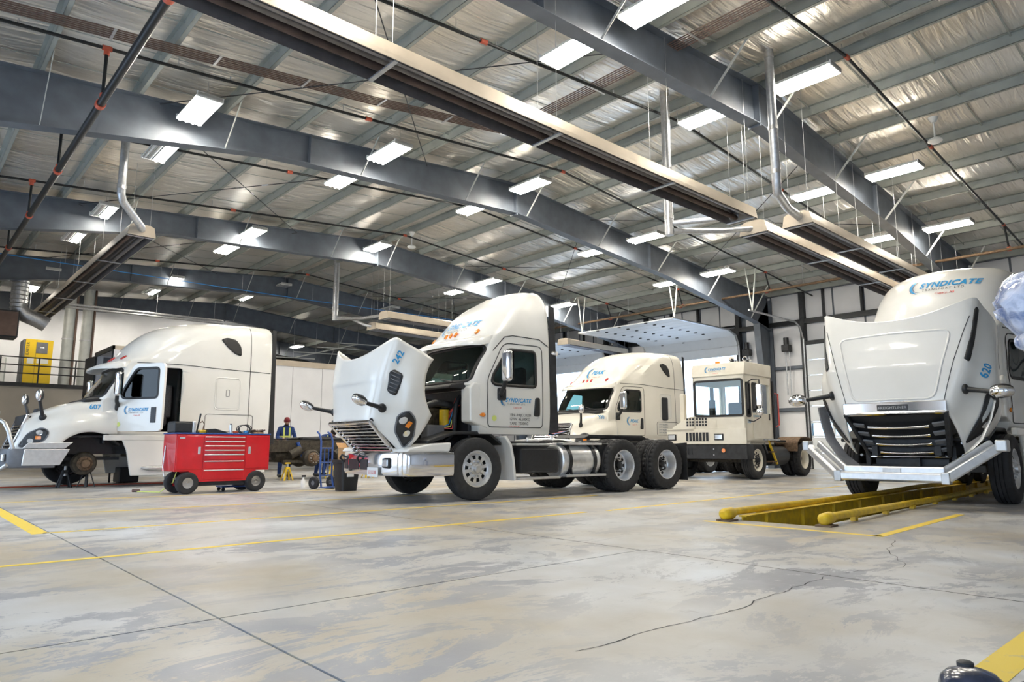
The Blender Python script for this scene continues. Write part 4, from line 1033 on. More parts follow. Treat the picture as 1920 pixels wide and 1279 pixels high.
def engine_bay(T):
    e=MB().box((-.30,-.95,.95),(.30,.0,1.55)).build('engine_block','greasy',T,bevel=.05)
    MB().box((-.20,-.9,1.55),(.16,-.05,1.72)).build('valve_cover','dark',e,bevel=.05)
    MB().box((-.62,-1.16,.85),(.62,-1.06,1.55)).build('radiator','dark',T,bevel=.02)
    MB().tube((.42,-.55,1.10),(.42,-.55,1.42),.12,14).build('air_filter','greasy',e,40); MB().tube((.44,-.2,1.25),(.44,-.2,1.52),.09,14).build('oil_filter','yellow',e,40)
    MB().ball((.40,-.75,1.45),.14,14,8).build('turbocharger','rust',e,60)
    MB().path([(.45,-.75,1.5),(.6,-.5,1.62),(.55,-.15,1.6),(.5,.0,1.5)],.06,10).build('intake_hose','black',T,50)
    MB().path([(.62,.0,1.75),(.68,-.12,1.6),(.68,-.15,1.35),(.62,-.1,1.1),(.5,-.2,.98)],.045,10).build('coolant_hose','black',T,50)
    for k,m in enumerate(('decal_red','decal_red','blueline','hivis','decal_red')):
        MB().path([(.50+.03*k,.0,1.72-.03*k),(.56+.03*k,-.12,1.55),(.46+.05*k,-.18,1.35-.04*k),(.5,-.3,1.2)],.010,6).build('wire_loom',m,T)
    for s in (-1,1):
        MB().prism([(-.9,.98),(-.35,1.14),(.35,1.14),(.62,.95),(.62,.90),(.35,1.08),(-.35,1.08),(-.9,.92)],s*.55,s*1.02,'x').build('inner_wheel_arch','black',T,bevel=.02)
        MB().box((s*.5-.12 if s>0 else s*.5-.12,-.65,1.0),(s*.5+.12,-.3,1.25)).build('battery_tray' if s<0 else 'coolant_tank','grey' if s>0 else 'black',T,bevel=.03)

def rear_gear(T,axles,rear):
    MB().prism([(axles[0]-.35,1.06),(axles[1]+.30,1.06),(axles[1]+.45,.99),(axles[1]+.1,1.12),(axles[0]-.2,1.13)],-.45,.45,'x').build('fifth_wheel','dark',T,bevel=.02)
    for s in (-1,1):
        MB().box((s*.93-.30,rear-.06,.18),(s*.93+.30,rear-.045,.92)).build('mud_flap','black',T)
        MB().bar((s*.43,rear-.04,.9),(s*1.22,rear-.04,.95),.04,.04).build('flap_bracket','dark',T)
    MB().box((-.55,rear-.05,.72),(.55,rear,.9)).build('tail_panel','dark',T)
    for s in (-1,1): MB().tube((s*.35,rear,.81),(s*.35,rear+.03,.81),.05,12).build('tail_lamp','redlens',T)

def extender(T,y,levels_w,z0,z1,m='black',dy=.16):
    for s in (-1,1):
        MB().prism([(y,z0),(y+dy,z0),(y+dy*.6,z1),(y,z1+.02)],s*levels_w-.012,s*levels_w+.012,'x').build('side_extender',m,T,bevel=.006)

# ---------------------------------------------------------------- short-cab truck with its bonnet open
T=empty('semi_truck',(-10.15,7.45,0),-3.5,'white day cab truck with raised bonnet and roof deflector','truck')
chassis(T,5.55,(3.55,4.87))
c,bv=cab(T,DAY,False)
hood(T,mkhood(.20),64,'242',True,True,mv=(.1,.0))
engine_bay(T)
dr=[o for o in T.children if o.name.startswith('door') and o.data.name.startswith('door')][0]
logo(dr,bv,'+x',.60,1.66,.68,'SYNDICATE',off=.008)
for i,s in enumerate(('VIN - H8JCC0304','GVW  46,500KG','TARE  7,500KG')): lettering(s,'decal_black',dr,bv,(.74,1.415-.075*i),'+x',.068,.008,space=.95)
lettering('CVIP Calgary AB','decal_red',dr,bv,(.74,1.228),'+x',.032,.008)
patch('round_sticker',bv,[(.40+.05*math.cos(R(a)),1.37+.05*math.sin(R(a))) for a in range(0,360,20)],'+x',.008,'hivis',dr,.05)
logo(T,bv,'-y',-.36,3.06,1.05,'SYNDICATE',off=.008)
for s in (-1,1): west_mirror(T,s,.42)
bp=bumper_loft(1.2,-1.46,-.50,.42,.80).build('bumper','chrome',T,50,bevel=.008)
yb=lambda x: -1.46+.10*(abs(x)/.96)**2-.02
for x0,x1 in ((-.92,-.74),(-.66,-.20),(-.13,.12)): MB().bar((x0,yb(x0),.59),(x1,yb(x1),.59),.02,.17).build('bumper_slot','black',bp,bevel=.004)
MB().box((.14,-1.495,.40),(.50,-1.48,.55)).build('number_plate','lamp_house',bp,bevel=.004)
flat_text('E15238','decal_red',bp,(.32,-1.498,.445),(R(90),0,0),.085)
for x in (-.85,-.02): MB().path([(x,yb(x)+.01,.70),(x-.07,yb(x)-.05,.74),(x-.14,yb(x)-.05,.69),(x-.16,yb(x-.16)+.0,.62)],.02,8).build('tow_hook','black',bp,50)
MB().box((.54,-1.452,.54),(.78,-1.39,.71)).build('fog_lamp_bezel','black',bp,bevel=.03,seg=3); MB().box((.565,-1.462,.565),(.755,-1.40,.685)).build('fog_lamp','lens',bp,bevel=.02)
for s in (-1,1):
    MB().prism([(-1.35,.80),(-.55,.80),(-.52,.95),(-.9,.93),(-1.3,.86)],s*.62,s*1.17,'x').build('fender_extension','white',T,bevel=.03,seg=3)
    w_=wheel(T,s*1.03,0,'steer',s,0,'alu','alu_dull')
    dual(T,3.55,s); dual(T,4.87,s)
    # quarter fender between front wheel and steps
    P=[(.56,1.05),(.68,.90),(.74,.65),(.78,.30)]
    MB().loft([[(s*.72,y,z),(s*1.17,y,z),(s*1.17,y+.05,z+.02),(s*.72,y+.05,z+.02)] for y,z in P]).build('rear_fender_lip','white',T,40,bevel=.01)
    tank(T,s,1.95,2.95)
    MB().box((s*.86-.28,.95,.42),(s*.86+.28,1.85,.86)).build('battery_box','black',T,bevel=.03)
    for z,x in ((.93,1.0),(.34,1.1)): MB().box((s*x-.14,.85,z-.025),(s*x+.14,1.80,z+.015)).build('step_tread','alu',T,bevel=.006)
    MB().box((s*.80-.25,3.0,.45),(s*.80+.25,3.28,.95)).build('tool_box','black',T,bevel=.02)
extender(T,1.70,1.06,1.15,3.50,'dark',.22)
MB().box((-.9,1.73,1.3),(.9,1.79,2.7)).build('cab_back_panel','grey',T,bevel=.02)
MB().tube((-.75,1.95,.9),(-.75,1.95,3.3),.07,14).build('exhaust_stack','chrome',T,40)
MB().tube((1.02,1.78,2.62),(1.13,1.84,2.60),.05,10).build('work_lamp','chrome',T,40)
rear_gear(T,(3.55,4.87),5.55)
for k in range(3): MB().path([(-.3+.15*k,1.85,1.6),(-.3+.12*k,2.2,1.25),(-.2+.1*k,2.8,1.12),(-.1+.05*k,3.2,1.2)],.016,8).build('air_hose',('decal_red','blueline','black')[k],T,50)

# ---------------------------------------------------------------- sleeper trucks
def sleeper_sides(T,bv,text=True):
    for ax,s in (('+x',1),('-x',-1)):
        wq=rpoly([(2.62,3.50),(2.78,3.56),(3.0,3.52),(3.12,3.36),(3.14,3.12),(2.98,3.16),(2.8,3.3)],.06)
        patch('roof_window',bv,wq,ax,.008,'gasket',T,.06,.01)
        for (y0,z0,y1,z1,r) in ((2.55,1.78,3.15,2.55,.08),): 
            strip('baggage_panel_seam',bv,rrect(y0,z0,y1,z1,r),.02,ax,.004,'white',T,True); patch('baggage_panel',bv,rrect(y0+.03,z0+.03,y1-.03,z1-.03,r),ax,.008,'white',T,.08)
            strip('panel_pull',bv,rrect(y0+.26,z0+.32,y1-.26,z0+.48,.02),.008,ax,.011,'grey',T,True)
        strip('hatch_seam',bv,rrect(2.35,1.25,3.5,1.66,.07),.01,ax,.004,'seam',T,True)
        strip('vertical_seam',bv,[(3.38,1.2),(3.38,3.9)],.012,ax,.004,'seam',T)
        MB().box((s*1.14-.04,.25,1.02),(s*1.14+.04,3.9,1.14)).build('cab_sill','white',T,bevel=.02)
    # side skirts over the tanks
    for s in (-1,1):
        P=[(.62,1.05),(.72,.85),(.78,.6),(.84,.24)]
        MB().prism([(.60,1.08),(.72,.80),(.84,.24),(3.9,.24),(3.9,1.02),(1.6,1.04),(.9,1.08)],s*1.12,s*1.17,'x').build('side_fairing','white',T,bevel=.025,seg=3)
        MB().path([(s*1.18,1.05,.42),(s*1.21,1.2,.40),(s*1.21,2.2,.40),(s*1.18,2.4,.44)],[.03,.06,.06,.03],10).build('step_recess','alu_dull',T,50)
    extender(T,3.93,1.16,.95,3.86,'black',.16)

# left truck, front wheel off
T=empty('semi_truck',(-18.42,3.33,0),0,'white sleeper truck numbered 607 with open door, front wheel removed','truck'); T607=T
chassis(T,4.2,(3.2,)); c,bv=cab(T,SLP,True,True,dy=.28); hood(T,mkhood(.52),0,'607',True)
sleeper_sides(T,bv); engine_bay(T)
for s in (-1,1):
    tank(T,s,1.3,2.7,steps=False)
    MB().box((s*.43-.06,4.0,.74),(s*.43+.06,7.6,1.06)).build('greasy_rail','greasy',T,bevel=.01)
    for y in (5.35,6.67):
        d=MB().lathe([(.06,s*.60),(.22,s*.60),(.225,s*.80),(.19,s*.84),(.06,s*.84)],(0,y,.58),'x',28).build('bare_rear_drum','greasy',T,40)
        MB().lathe([(0,s*.84),(.15,s*.84),(.15,s*.90),(.08,s*.95),(.08,s*1.0),(0,s*1.01)],(0,y,.58),'x',24).build('bare_rear_hub','rust',d,40)
        for k in range(10): t=6.2832*k/10; MB().tube((s*.88,y+.118*math.cos(t),.58+.118*math.sin(t)),(s*.97,y+.118*math.cos(t),.58+.118*math.sin(t)),.014,6).build('wheel_stud','galv',d)
        MB().tube((s*.60,y-.55,.66),(s*.60,y-.25,.80),.12,14).build('brake_chamber','greasy',T,40); MB().tube((s*.56,y-.15,.60),(s*.50,y-.30,1.0),.05,10).build('shock_absorber','blue',T,40)
        MB().bar((s*.60,y-.75,.50),(s*.60,y+.35,.46),.10,.07).build('suspension_beam','greasy',T); MB().lathe([(0,.0),(.12,.0),(.15,.08),(.12,.16),(0,.16)],(s*.6,y+.42,.56),'z',16).build('air_spring','black',T,50)
for y in (5.35,6.67): MB().tube((-.85,y,.58),(.85,y,.58),.12,16).build('axle_tube','greasy',T,40); MB().ball((0,y,.60),.27,18,12).build('axle_differential','greasy',T,60)
MB().tube((.25,4.5,.66),(.25,5.0,.66),.16,16).build('air_reservoir','greasy',T,40)
for k in range(6): MB().path([(.2*math.sin(k),4.1+.1*k,1.07),(.3,4.8+.1*k,1.085+.01*k),(.1*k-.2,5.9,1.16),(.3,7.2,1.08)],.016,6).build('loose_air_hose','black',T)
MB().box((-.45,5.2,1.06),(.45,6.5,1.14)).build('fifth_wheel','dark',T,bevel=.03)
wheel(T,-1.03,0,'steer',-1,0)
MB().lathe([(.06,.62),(.24,.62),(.25,.80),(.22,.84),(.06,.84)],(0,0,.52),'x',28).build('bare_brake_drum','greasy',T,40)
hb=MB().lathe([(.0,.84),(.15,.84),(.15,.90),(.10,.93),(.08,1.0),(0,1.01)],(0,0,.52),'x',28)
for k in range(10):
    t=6.2831853*k/10; hb.tube((.90,.122*math.cos(t),.52+.122*math.sin(t)),(.97,.122*math.cos(t),.52+.122*math.sin(t)),.014,8)
hb.build('bare_hub','rust',T,40)
MB().prism([(-.62,.72),(-.5,1.0),(-.2,1.18),(.25,1.18),(.5,1.0),(.6,.72)],.42,.62,'x').build('wheel_arch_liner','black',T)
# the open door, hinged at its front edge
DW=rpoly([(y+.28,z) for y,z in DWIN0],[.04,.05,.08,.08,.1,.05]); DR=rpoly([(y+.28,z) for y,z in DOOR0],[.08,.08,.12,.14,.1,.05])
mb=MB(); N_=96                                   # door as a frame between outline and window opening
def even(poly,n,c0):
    P=resample(poly,.01,True); a=[math.atan2(p.y-c0[1],p.x-c0[0]) for p in P]; o_=sorted(range(len(P)),key=lambda i:a[i]); A=[a[i] for i in o_]
    out=[]
    for k in range(n):
        t=-math.pi+2*math.pi*(k+.5)/n; i=int(np.argmin([abs(math.atan2(math.sin(x-t),math.cos(x-t))) for x in A])); out.append((P[o_[i]].x,P[o_[i]].y))
    return out
c0=(1.14,2.28); OU=even(DR,N_,c0); IN=even(DW,N_,c0)
for k in range(N_+1):
    o_,i_=OU[k%N_],IN[k%N_]; mb.v+=[(1.09,o_[0],o_[1]),(1.09,i_[0],i_[1]),(1.03,i_[0],i_[1]),(1.03,o_[0],o_[1])]
for k in range(N_):
    for j in range(4): mb.f.append((k*4+j,k*4+(j+1)%4,(k+1)*4+(j+1)%4,(k+1)*4+j))
do=mb.build('door','white',T)
MB().prism(DW,1.055,1.065,'x').build('door_window','glass',do)
mb=MB(); n=len(DW); cx=sum(p[0] for p in DW)/n; cz=sum(p[1] for p in DW)/n
def ringpoly(poly,w_): 
    out=[]
    for i,p in enumerate(poly):
        a=Vector(poly[i-1]); b=Vector(poly[(i+1)%len(poly)]); d=(b-a).normalized(); out.append((p[0]-d.y*w_,p[1]+d.x*w_))
    return out
O=ringpoly(DW,-.03); I=ringpoly(DW,.015)
mb.loft([[(1.10,o[0],o[1]),(1.10,i[0],i[1]),(1.04,i[0],i[1]),(1.04,o[0],o[1])] for o,i in list(zip(O,I))+[(O[0],I[0])]],False,False); mb.build('window_gasket','gasket',do)
dbv=BVHTree.FromPolygons([(1.092,-1,0),(1.092,4,0),(1.092,4,5),(1.092,-1,5)],[(0,1,2,3)])
logo(do,dbv,'+x',.80,1.66,.66,'SYNDICATE',off=.004)
MB().box((1.085,1.48,1.40),(1.105,1.62,1.74)).build('door_handle','black',do,bevel=.03)
patch('round_sticker',dbv,[(.60+.05*math.cos(R(a)),1.37+.05*math.sin(R(a))) for a in range(0,360,20)],'+x',.004,'hivis',do,.05)
MB().prism([(.56,1.3),(1.62,1.3),(1.62,1.9),(.56,1.9)],1.0,1.03,'x').build('inner_trim','grey',do,bevel=.01)
do.matrix_local=Matrix.Translation((1.07,.48,0))@Matrix.Rotation(R(-60),4,'Z')@Matrix.Translation((-1.07,-.48,0))
for s in (1,-1): west_mirror(T,s,.40)
MB().box((-.95,1.75,1.24),(.95,1.8,3.3)).build('sleeper_curtain','black',T)
bp=bumper_loft(1.2,-1.50,-.60,.45,.84).build('bumper','grey',T,50,bevel=.01)
for s in (-1,1):
    MB().prism([(-1.18,.50),(-.52,.50),(-.36,.83),(-1.16,.83)],s*1.21,s*1.235,'x').build('bumper_end_plate','alu',bp,bevel=.01)
    MB().prism([(-1.2,.84),(-.45,.84),(-.30,.98),(-1.1,.96)],s*1.16,s*1.19,'x').build('fender_guard_plate','alu',bp,bevel=.01)
    MB().box((s*.9-.07,-1.50,.58),(s*.9+.07,-1.44,.74)).build('fog_lamp','lens',bp,bevel=.02)
gd=MB().path([(.48,-1.62,.40),(.48,-1.66,.9),(.48,-1.62,1.62)],.075,12).build('bull_bar','alu_dull',T,50)
MB().path([(-.48,-1.62,.40),(-.48,-1.66,.9),(-.48,-1.62,1.62)],.075,12).build('bar_post','alu_dull',gd,50)
for z in (.46,.9,1.42): MB().path([(-.48,-1.64,z),(.48,-1.64,z)],.035,10).build('cross_tube','alu_dull',gd,50)
for s in (-1,1):
    MB().path([(s*.48,-1.63,1.42),(s*.95,-1.58,1.42),(s*1.10,-1.52,1.36),(s*1.18,-1.45,1.2),(s*1.22,-1.35,.84)],.038,10).build('wing_tube','alu_dull',gd,50)
    MB().path([(s*.48,-1.63,.40),(s*.9,-1.58,.40),(s*1.10,-1.5,.44),(s*1.18,-1.42,.52)],.038,10).build('lower_wing_tube','alu_dull',gd,50)

# sleeper truck behind the short-cab truck
T=empty('semi_truck',(-14.35,15.75,0),0,'cream white sleeper truck lettered PEAK in the raised doorway','truck')
chassis(T,7.6,(5.35,6.67)); c,bv=cab(T,SLP,True,dy=.22,bodym='ivory'); hood(T,mkhood(.46),0,'1330',True,bodym='ivory'); sleeper_sides(T,bv); rear_gear(T,(5.35,6.67),7.6)
dr=[o for o in T.children if o.name.startswith('door') and o.data.name.startswith('door')][0]
logo(dr,bv,'+x',1.02,1.62,.46,'PEAK',off=.008); logo(T,bv,'-y',-.05,3.12,.60,'PEAK',off=.008)
for i in range(4): lettering('GVW 46,500KG','decal_grey',T,bv,(2.45,1.56-.085*i),'+x',.07,.006)
patch('bunk_window',bv,rrect(2.62,1.72,2.95,2.45,.06),'+x',.012,'gasket',T,.08,.01)
for s in (-1,1):
    wheel(T,s*1.03,0,'steer',s,0); dual(T,5.35,s); dual(T,6.67,s); tank(T,s,1.3,2.7,steps=False); west_mirror(T,s,.42)
bumper_loft(1.2,-1.50,-.60,.45,.84).build('bumper','chrome',T,50,bevel=.01)
gd=MB().path([(.5,-1.64,.45),(.5,-1.66,1.15)],.05,12).build('bull_bar','alu',T,50)
MB().path([(-.5,-1.64,.45),(-.5,-1.66,1.15)],.05,12).build('bar_post','alu',gd,50)
MB().path([(-1.2,-1.3,.95),(-1.1,-1.6,1.05),(-.5,-1.66,1.08),(.5,-1.66,1.08),(1.1,-1.6,1.05),(1.2,-1.3,.95)],.035,10).build('cross_tube','alu',gd,50)

# truck over the pit, bonnet up and bumper dropped
T=empty('semi_truck',(-4.0,13.1,0),PROT,'white truck numbered 620 over the service pit, bonnet up, bumper dropped','truck')
chassis(T,7.6,(5.35,6.67)); c,bv=cab(T,[(l[0] if l[0]<2.9 else 2.9+(l[0]-2.9)*1.24,)+l[1:] for l in SLP],True,dy=.3); hood(T,mkhood(.6,True),60,'620',True,False,'new',mv=(.3,0)); sleeper_sides(T,bv); rear_gear(T,(5.35,6.67),7.6)
T.scale=(1.04,1.04,1.04); engine_bay(T); logo(T,bv,'-y',-.22,3.66,1.05,'SYNDICATE',off=.008)
for s in (-1,1):
    wheel(T,s*1.03,0,'steer',s,0); dual(T,5.35,s); dual(T,6.67,s); tank(T,s,1.3,2.7,steps=False)
# radiator front frame
fr=MB().box((-.62,-.98,.50),(.62,-.92,.56)).box((-.62,-.98,.84),(.62,-.92,.90)).box((-.62,-.98,.50),(-.56,-.92,.90)).box((.56,-.98,.50),(.62,-.92,.90)).box((-.14,-.99,.52),(.14,-.93,.88)).build('front_cross_frame','dark',T)
MB().box((-.95,-.92,.48),(.95,-.86,.58)).build('lower_cross_beam','dark',T,bevel=.01)
MB().box((-.5,-.90,.54),(.5,-.84,.86)).build('cooler_core','black',T)
MB().tube((0,-.98,.46),(0,-1.1,.46),.04,10).build('tow_pin','galv',T)
for s in (-1,1):
    for z in (.72,.9): MB().tube((s*.7,-.94,z),(s*.7,-.87,z),.02,8).build('mount_bolt','galv',T)
bm_=MB(); zc,yc=.42,-1.95
dp=MB().box((-.72,yc-.06,zc-.06),(.72,yc+.06,zc+.07)).build('dropped_bumper','alu',T,bevel=.03,seg=3)
MB().box((-.66,yc+.10,zc+.02),(.66,yc+.16,zc+.15)).build('rear_channel','alu',dp,bevel=.015)
MB().box((-.12,yc+.085,zc+.05),(.12,yc+.10,zc+.13)).build('latch_plate','alu_dull',dp,bevel=.01)
for s in (-1,1):
    MB().bar((s*.70,yc,zc),(s*1.26,yc+.35,zc+.42),.12,.13).build('arm_tube','alu',dp,bevel=.03)
    MB().bar((s*.62,yc+.15,zc+.08),(s*1.16,yc+.50,zc+.48),.06,.10).build('inner_arm_tube','alu',dp,bevel=.015)
    MB().box((s*.70-.05,yc-.07,zc-.075),(s*.70+.05,yc+.07,zc+.085)).build('joint_block','alu_dull',dp,bevel=.01)
    MB().box((s*1.28-.05,yc+.26,zc+.36),(s*1.28+.09*s if s>0 else s*1.28+.05,yc+.46,zc+.52)).build('end_cap','alu_dull',dp,bevel=.02)
    P=[(.60,.30,.10),(.85,.42,.28),(1.05,.55,.52),(1.16,.66,.80),(1.22,.72,1.06)]
    rings=[]
    for x,dy,dz in P: rings.append([(s*x,yc+dy-.02,zc+dz),(s*(x-.05),yc+dy+.20,zc+dz+.03),(s*(x-.07),yc+dy+.20,zc+dz+.03),(s*(x-.02),yc+dy-.02,zc+dz)])
    MB().loft(rings).build('bumper_wing_panel','grey' if s<0 else 'white',dp,60)

# ---------------------------------------------------------------- yard tractor
T=empty('yard_tractor',(-10.8,17.75,0),3,'cream box-cab yard tractor with roof horns standing in the open doorway','truck')
MB().box((-1.25,-.70,.55),(1.22,-.60,.93)).box((1.16,-.70,.55),(1.22,-.30,.93)).box((-1.25,-.70,.55),(-1.19,-.30,.93)).build('bumper','dark',T,bevel=.01)
MB().tube((.55,-.70,.78),(.55,-.73,.78),.055,14).build('marker_lamp','amber',T,40)
for x in (-.95,.25):
    for z in (.66,.82): MB().tube((x,-.70,z),(x,-.715,z),.018,8).build('bumper_bolt','galv',T)
for k in range(3): MB().box((-.72+.12*k,-.712,.66),(-.66+.12*k,-.70,.84)).build('bumper_slot','black',T)
# lower fascia
MB().box((-1.25,-.66,.95),(1.2,-.60,1.38)).box((-1.25,-.66,1.30),(-.36,.85,1.38)).box((-1.25,-.62,.95),(-1.20,.85,1.36)).build('lower_fascia','cream',T,bevel=.01)
for k in range(7): MB().box((-.62+.105*k,-.675,1.04),(-.55+.105*k,-.655,1.28)).build('fascia_slot','black',T)
for x in (-1.08,.40):
    o=MB().box((x-.14,-.685,1.06),(x+.14,-.65,1.24)).build('headlamp_bezel','black',T,bevel=.015); MB().box((x-.11,-.70,1.085),(x+.11,-.67,1.215)).build('headlamp','lens',o,bevel=.01)
# engine cowl beside the cab
MB().prism([(-1.12,1.38),(.36,1.38),(.36,1.74),(-.50,1.74),(-1.05,1.45)],-.64,.85,'y').build('engine_cowl','cream',T,bevel=.02)
for i in range(7):
    for k in range(3): MB().box((-.60+.09*i+(.04 if i>2 else 0),-.652,1.46+.085*k),(-.545+.09*i+(.04 if i>2 else 0),-.635,1.52+.085*k)).build('cowl_vent','black',T)
MB().box((-1.22,.05,1.38),(-1.08,.22,2.45)).build('intake_stack','cream',T,bevel=.02)
MB().tube((-.75,1.15,1.0),(-.75,1.15,3.05),.06,12).build('exhaust_stack','dark',T,40); MB().tube((-.75,1.15,1.5),(-.75,1.15,2.3),.10,12).build('heat_shield','black',T,40)
# cab: posts, panels, openings
x0,x1,y0,y1=-.36,1.20,-.64,1.0
cb=MB().box((x0,y0,1.38),(x1,y0+.05,1.74)).box((x0,y0,2.70),(x1,y0+.05,2.86)).box((x0,y0,1.74),(x0+.06,y0+.06,2.70)).box((x1-.07,y0,1.74),(x1,y0+.07,2.70))
cb.box((x1-.05,y0,.95),(x1,y1,1.72)).box((x1-.05,y0,2.62),(x1,y1,2.86)).box((x1-.05,y0+.30,1.72),(x1,y0+.42,2.62)).box((x1-.05,y1-.12,1.72),(x1,y1,2.62)).box((x1-.05,y0+.72,1.72),(x1,y0+.80,2.62))
cb.box((x0,y0,1.38),(x0+.05,y1,1.80)).box((x0,y0,2.62),(x0+.05,y1,2.86)).box((x0,y1-.12,1.74),(x0+.05,y1,2.62)).box((x0,y1-.05,.95),(x1,y1,1.75)).box((x0,y1-.05,2.66),(x1,y1,2.86)).box((x0,y1-.05,1.75),(x0+.12,y1,2.66)).box((x1-.12,y1-.05,1.75),(x1,y1,2.66)).box((.36,y1-.05,1.75),(.44,y1,2.66)).box((x0,y0,1.0),(x1,y1,1.06))
cb.build('cab','cream',T)
rf=MB().prism([(y0-.04,2.84),(y1+.02,2.84),(y1+.02,3.2),(y0+.06,3.2)],x0-.03,x1+.02,'x').build('roof_box','cream',T,bevel=.02)
rb=BVHTree.FromPolygons([(-1,y0-.04,2.84),(2,y0-.04,2.84),(2,y0+.06,3.2),(-1,y0+.06,3.2)],[(0,1,2,3)])
logo(rf,rb,'-y',.10,3.0,.62,'SYNDICATE',off=.008)
ws=rrect(x0+.05,1.73,x1-.06,2.71,.07)
MB().prism(ws,y0-.012,y0-.004,'y').build('windscreen','glass_pale',T)
def ring_y(name,poly,w_,y,m,parent):
    O=ringpoly(poly,-w_/2); I=ringpoly(poly,w_/2)
    return MB().loft([[(o[0],y-.012,o[1]),(i[0],y-.012,i[1]),(i[0],y+.012,i[1]),(o[0],y+.012,o[1])] for o,i in list(zip(O,I))+[(O[0],I[0])]],False,False).build(name,m,parent)
def ring_x(name,poly,w_,x,m,parent):
    O=ringpoly(poly,-w_/2); I=ringpoly(poly,w_/2)
    return MB().loft([[(x-.012,o[0],o[1]),(x-.012,i[0],i[1]),(x+.012,i[0],i[1]),(x+.012,o[0],o[1])] for o,i in list(zip(O,I))+[(O[0],I[0])]],False,False).build(name,m,parent)
ring_y('windscreen_gasket',ws,.06,y0-.01,'gasket',T)
for ya,yb,za in ((y0+.07,y0+.30,1.70),(y0+.43,y0+.72,1.86)):
    q=rrect(ya,za,yb,2.62,.05); MB().prism(q,x1-.01,x1-.002,'x').build('side_window','glass',T); ring_x('side_gasket',q,.045,x1,'gasket',T)
dd=MB().box((x1,y0+.40,1.10),(x1+.02,y1-.14,1.80)).build('door','cream',T,bevel=.008); MB().box((x1+.015,y1-.28,1.62),(x1+.035,y1-.22,1.80)).build('door_handle','black',dd)
db=BVHTree.FromPolygons([(x1+.021,-2,0),(x1+.021,3,0),(x1+.021,3,4),(x1+.021,-2,4)],[(0,1,2,3)]); logo(dd,db,'+x',y0+.44,1.70,.34,'SYNDICATE',off=.004)
db2=BVHTree.FromPolygons([(x1+.001,-2,0),(x1+.001,3,0),(x1+.001,3,4),(x1+.001,-2,4)],[(0,1,2,3)]); lettering('538','decal_blue',T,db2,(y0+.08,1.52),'+x',.14,.004)
MB().box((.1,.0,1.06),(.62,.5,1.5)).build('seat','black',T,bevel=.06); MB().box((.12,.45,1.5),(.6,.58,2.15)).build('seat_back','black',T,bevel=.05); MB().box((x0+.1,y0+.06,1.4),(x1-.1,y0+.3,1.68)).build('dashboard','black',T,bevel=.04)
# roof kit
for x,r in ((.55,.10),(.95,.07)):
    MB().lathe([(.02,.25),(.02,.05),(.035,.0),(r,-.12),(r*.8,-.115),(.01,-.02)],(x,.1,3.33),'y',18).build('air_horn','chrome',T,40); MB().box((x-.02,.0,3.2),(x+.02,.2,3.33)).build('horn_bracket','dark',T)
MB().tube((0,.2,3.2),(0,.2,3.36),.07,14).build('beacon','amber',T,40)
# mirrors on tube frames, near side
MB().path([(1.22,-.50,2.62),(1.42,-.62,2.68),(1.62,-.64,2.66),(1.62,-.64,1.65),(1.4,-.6,1.55),(1.22,-.5,1.58)],.016,8).build('mirror_frame','black',T,40)
MB().box((1.52,-.68,1.95),(1.70,-.60,2.55)).build('door_mirror','chrome',T,40,bevel=.035,seg=3); MB().ball((1.61,-.66,1.80),.11,16,10,(1,.6,1)).build('convex_mirror','chrome',T,60)
# chassis and rear
for s in (-1,1): MB().box((s*.43-.05,-.55,.70),(s*.43+.05,4.0,1.0)).build('frame_rail','dark',T)
MB().tube((-1,0,.52),(1,0,.52),.07,12).build('front_axle','greasy',T); MB().tube((-1,3.1,.52),(1,3.1,.52),.1,12).build('drive_axle','greasy',T); MB().box((-.6,-.4,.55),(.6,1.2,.95)).build('engine_underside','black',T,bevel=.04)
for s in (-1,1):
    wheel(T,s*1.05,0,'steer',s,0,'cream','dark')
    wheel(T,s*1.07,3.1,'dish',s,1,'cream','dark'); wheel(T,s*.74,3.1,'dish',-s,1,'cream','dark')
    P=[(2.5,.75),(2.55,1.0),(2.75,1.13),(3.1,1.16),(3.45,1.13),(3.68,1.0)]
    MB().loft([[(s*.55,y,z),(s*1.24,y,z),(s*1.24,y+.02,z+.03),(s*.55,y+.02,z+.03)] for y,z in P]).build('rear_fender','rust',T,40)
    MB().prism([(-.42,1.02),(.42,1.02),(.62,.7),(.54,.7),(.36,.96),(-.36,.96),(-.5,.8),(-.56,.8)],s*.62,s*1.2,'x').build('front_wheel_arch','black',T)
MB().box((-.9,1.3,1.02),(.9,2.5,1.08)).build('deck_plate','dark',T); MB().prism([(2.4,1.16),(3.6,1.16),(3.8,1.06),(2.3,1.06)],-.45,.45,'x').build('fifth_wheel','dark',T)
MB().tube((.85,1.2,.62),(.85,2.2,.62),.28,20).build('fuel_tank','black',T,40)
for z in (.45,.72,1.0): MB().box((.80,.72,z),(1.25,1.05,z+.04)).build('step_tread','rust',T)
MB().bar((1.2,.62,1.1),(1.22,1.1,.4),.05,.05).build('step_stringer','yellow',T); MB().box((1.0,.35,1.06),(1.26,1.3,1.10)).build('running_board','alu_dull',T)
for x in (-.34,1.18): MB().box((x-.03,1.05,1.1),(x+.05,1.13,2.75)).build('rear_post','black',T)
MB().path([(1.24,1.12,2.4),(1.32,1.16,2.38),(1.32,1.16,1.5),(1.24,1.12,1.45)],.02,8).build('grab_rail','decal_red',T,40)
MB().box((-.6,3.95,.7),(.6,4.0,1.0)).build('tail_panel','dark',T)

# ---------------------------------------------------------------- tool cabinet on pneumatic wheels
C=empty('tool_cabinet',(-13.9,5.0,0),2.5,'red rolling tool cabinet with seven drawers on pneumatic wheels','tool cabinet')
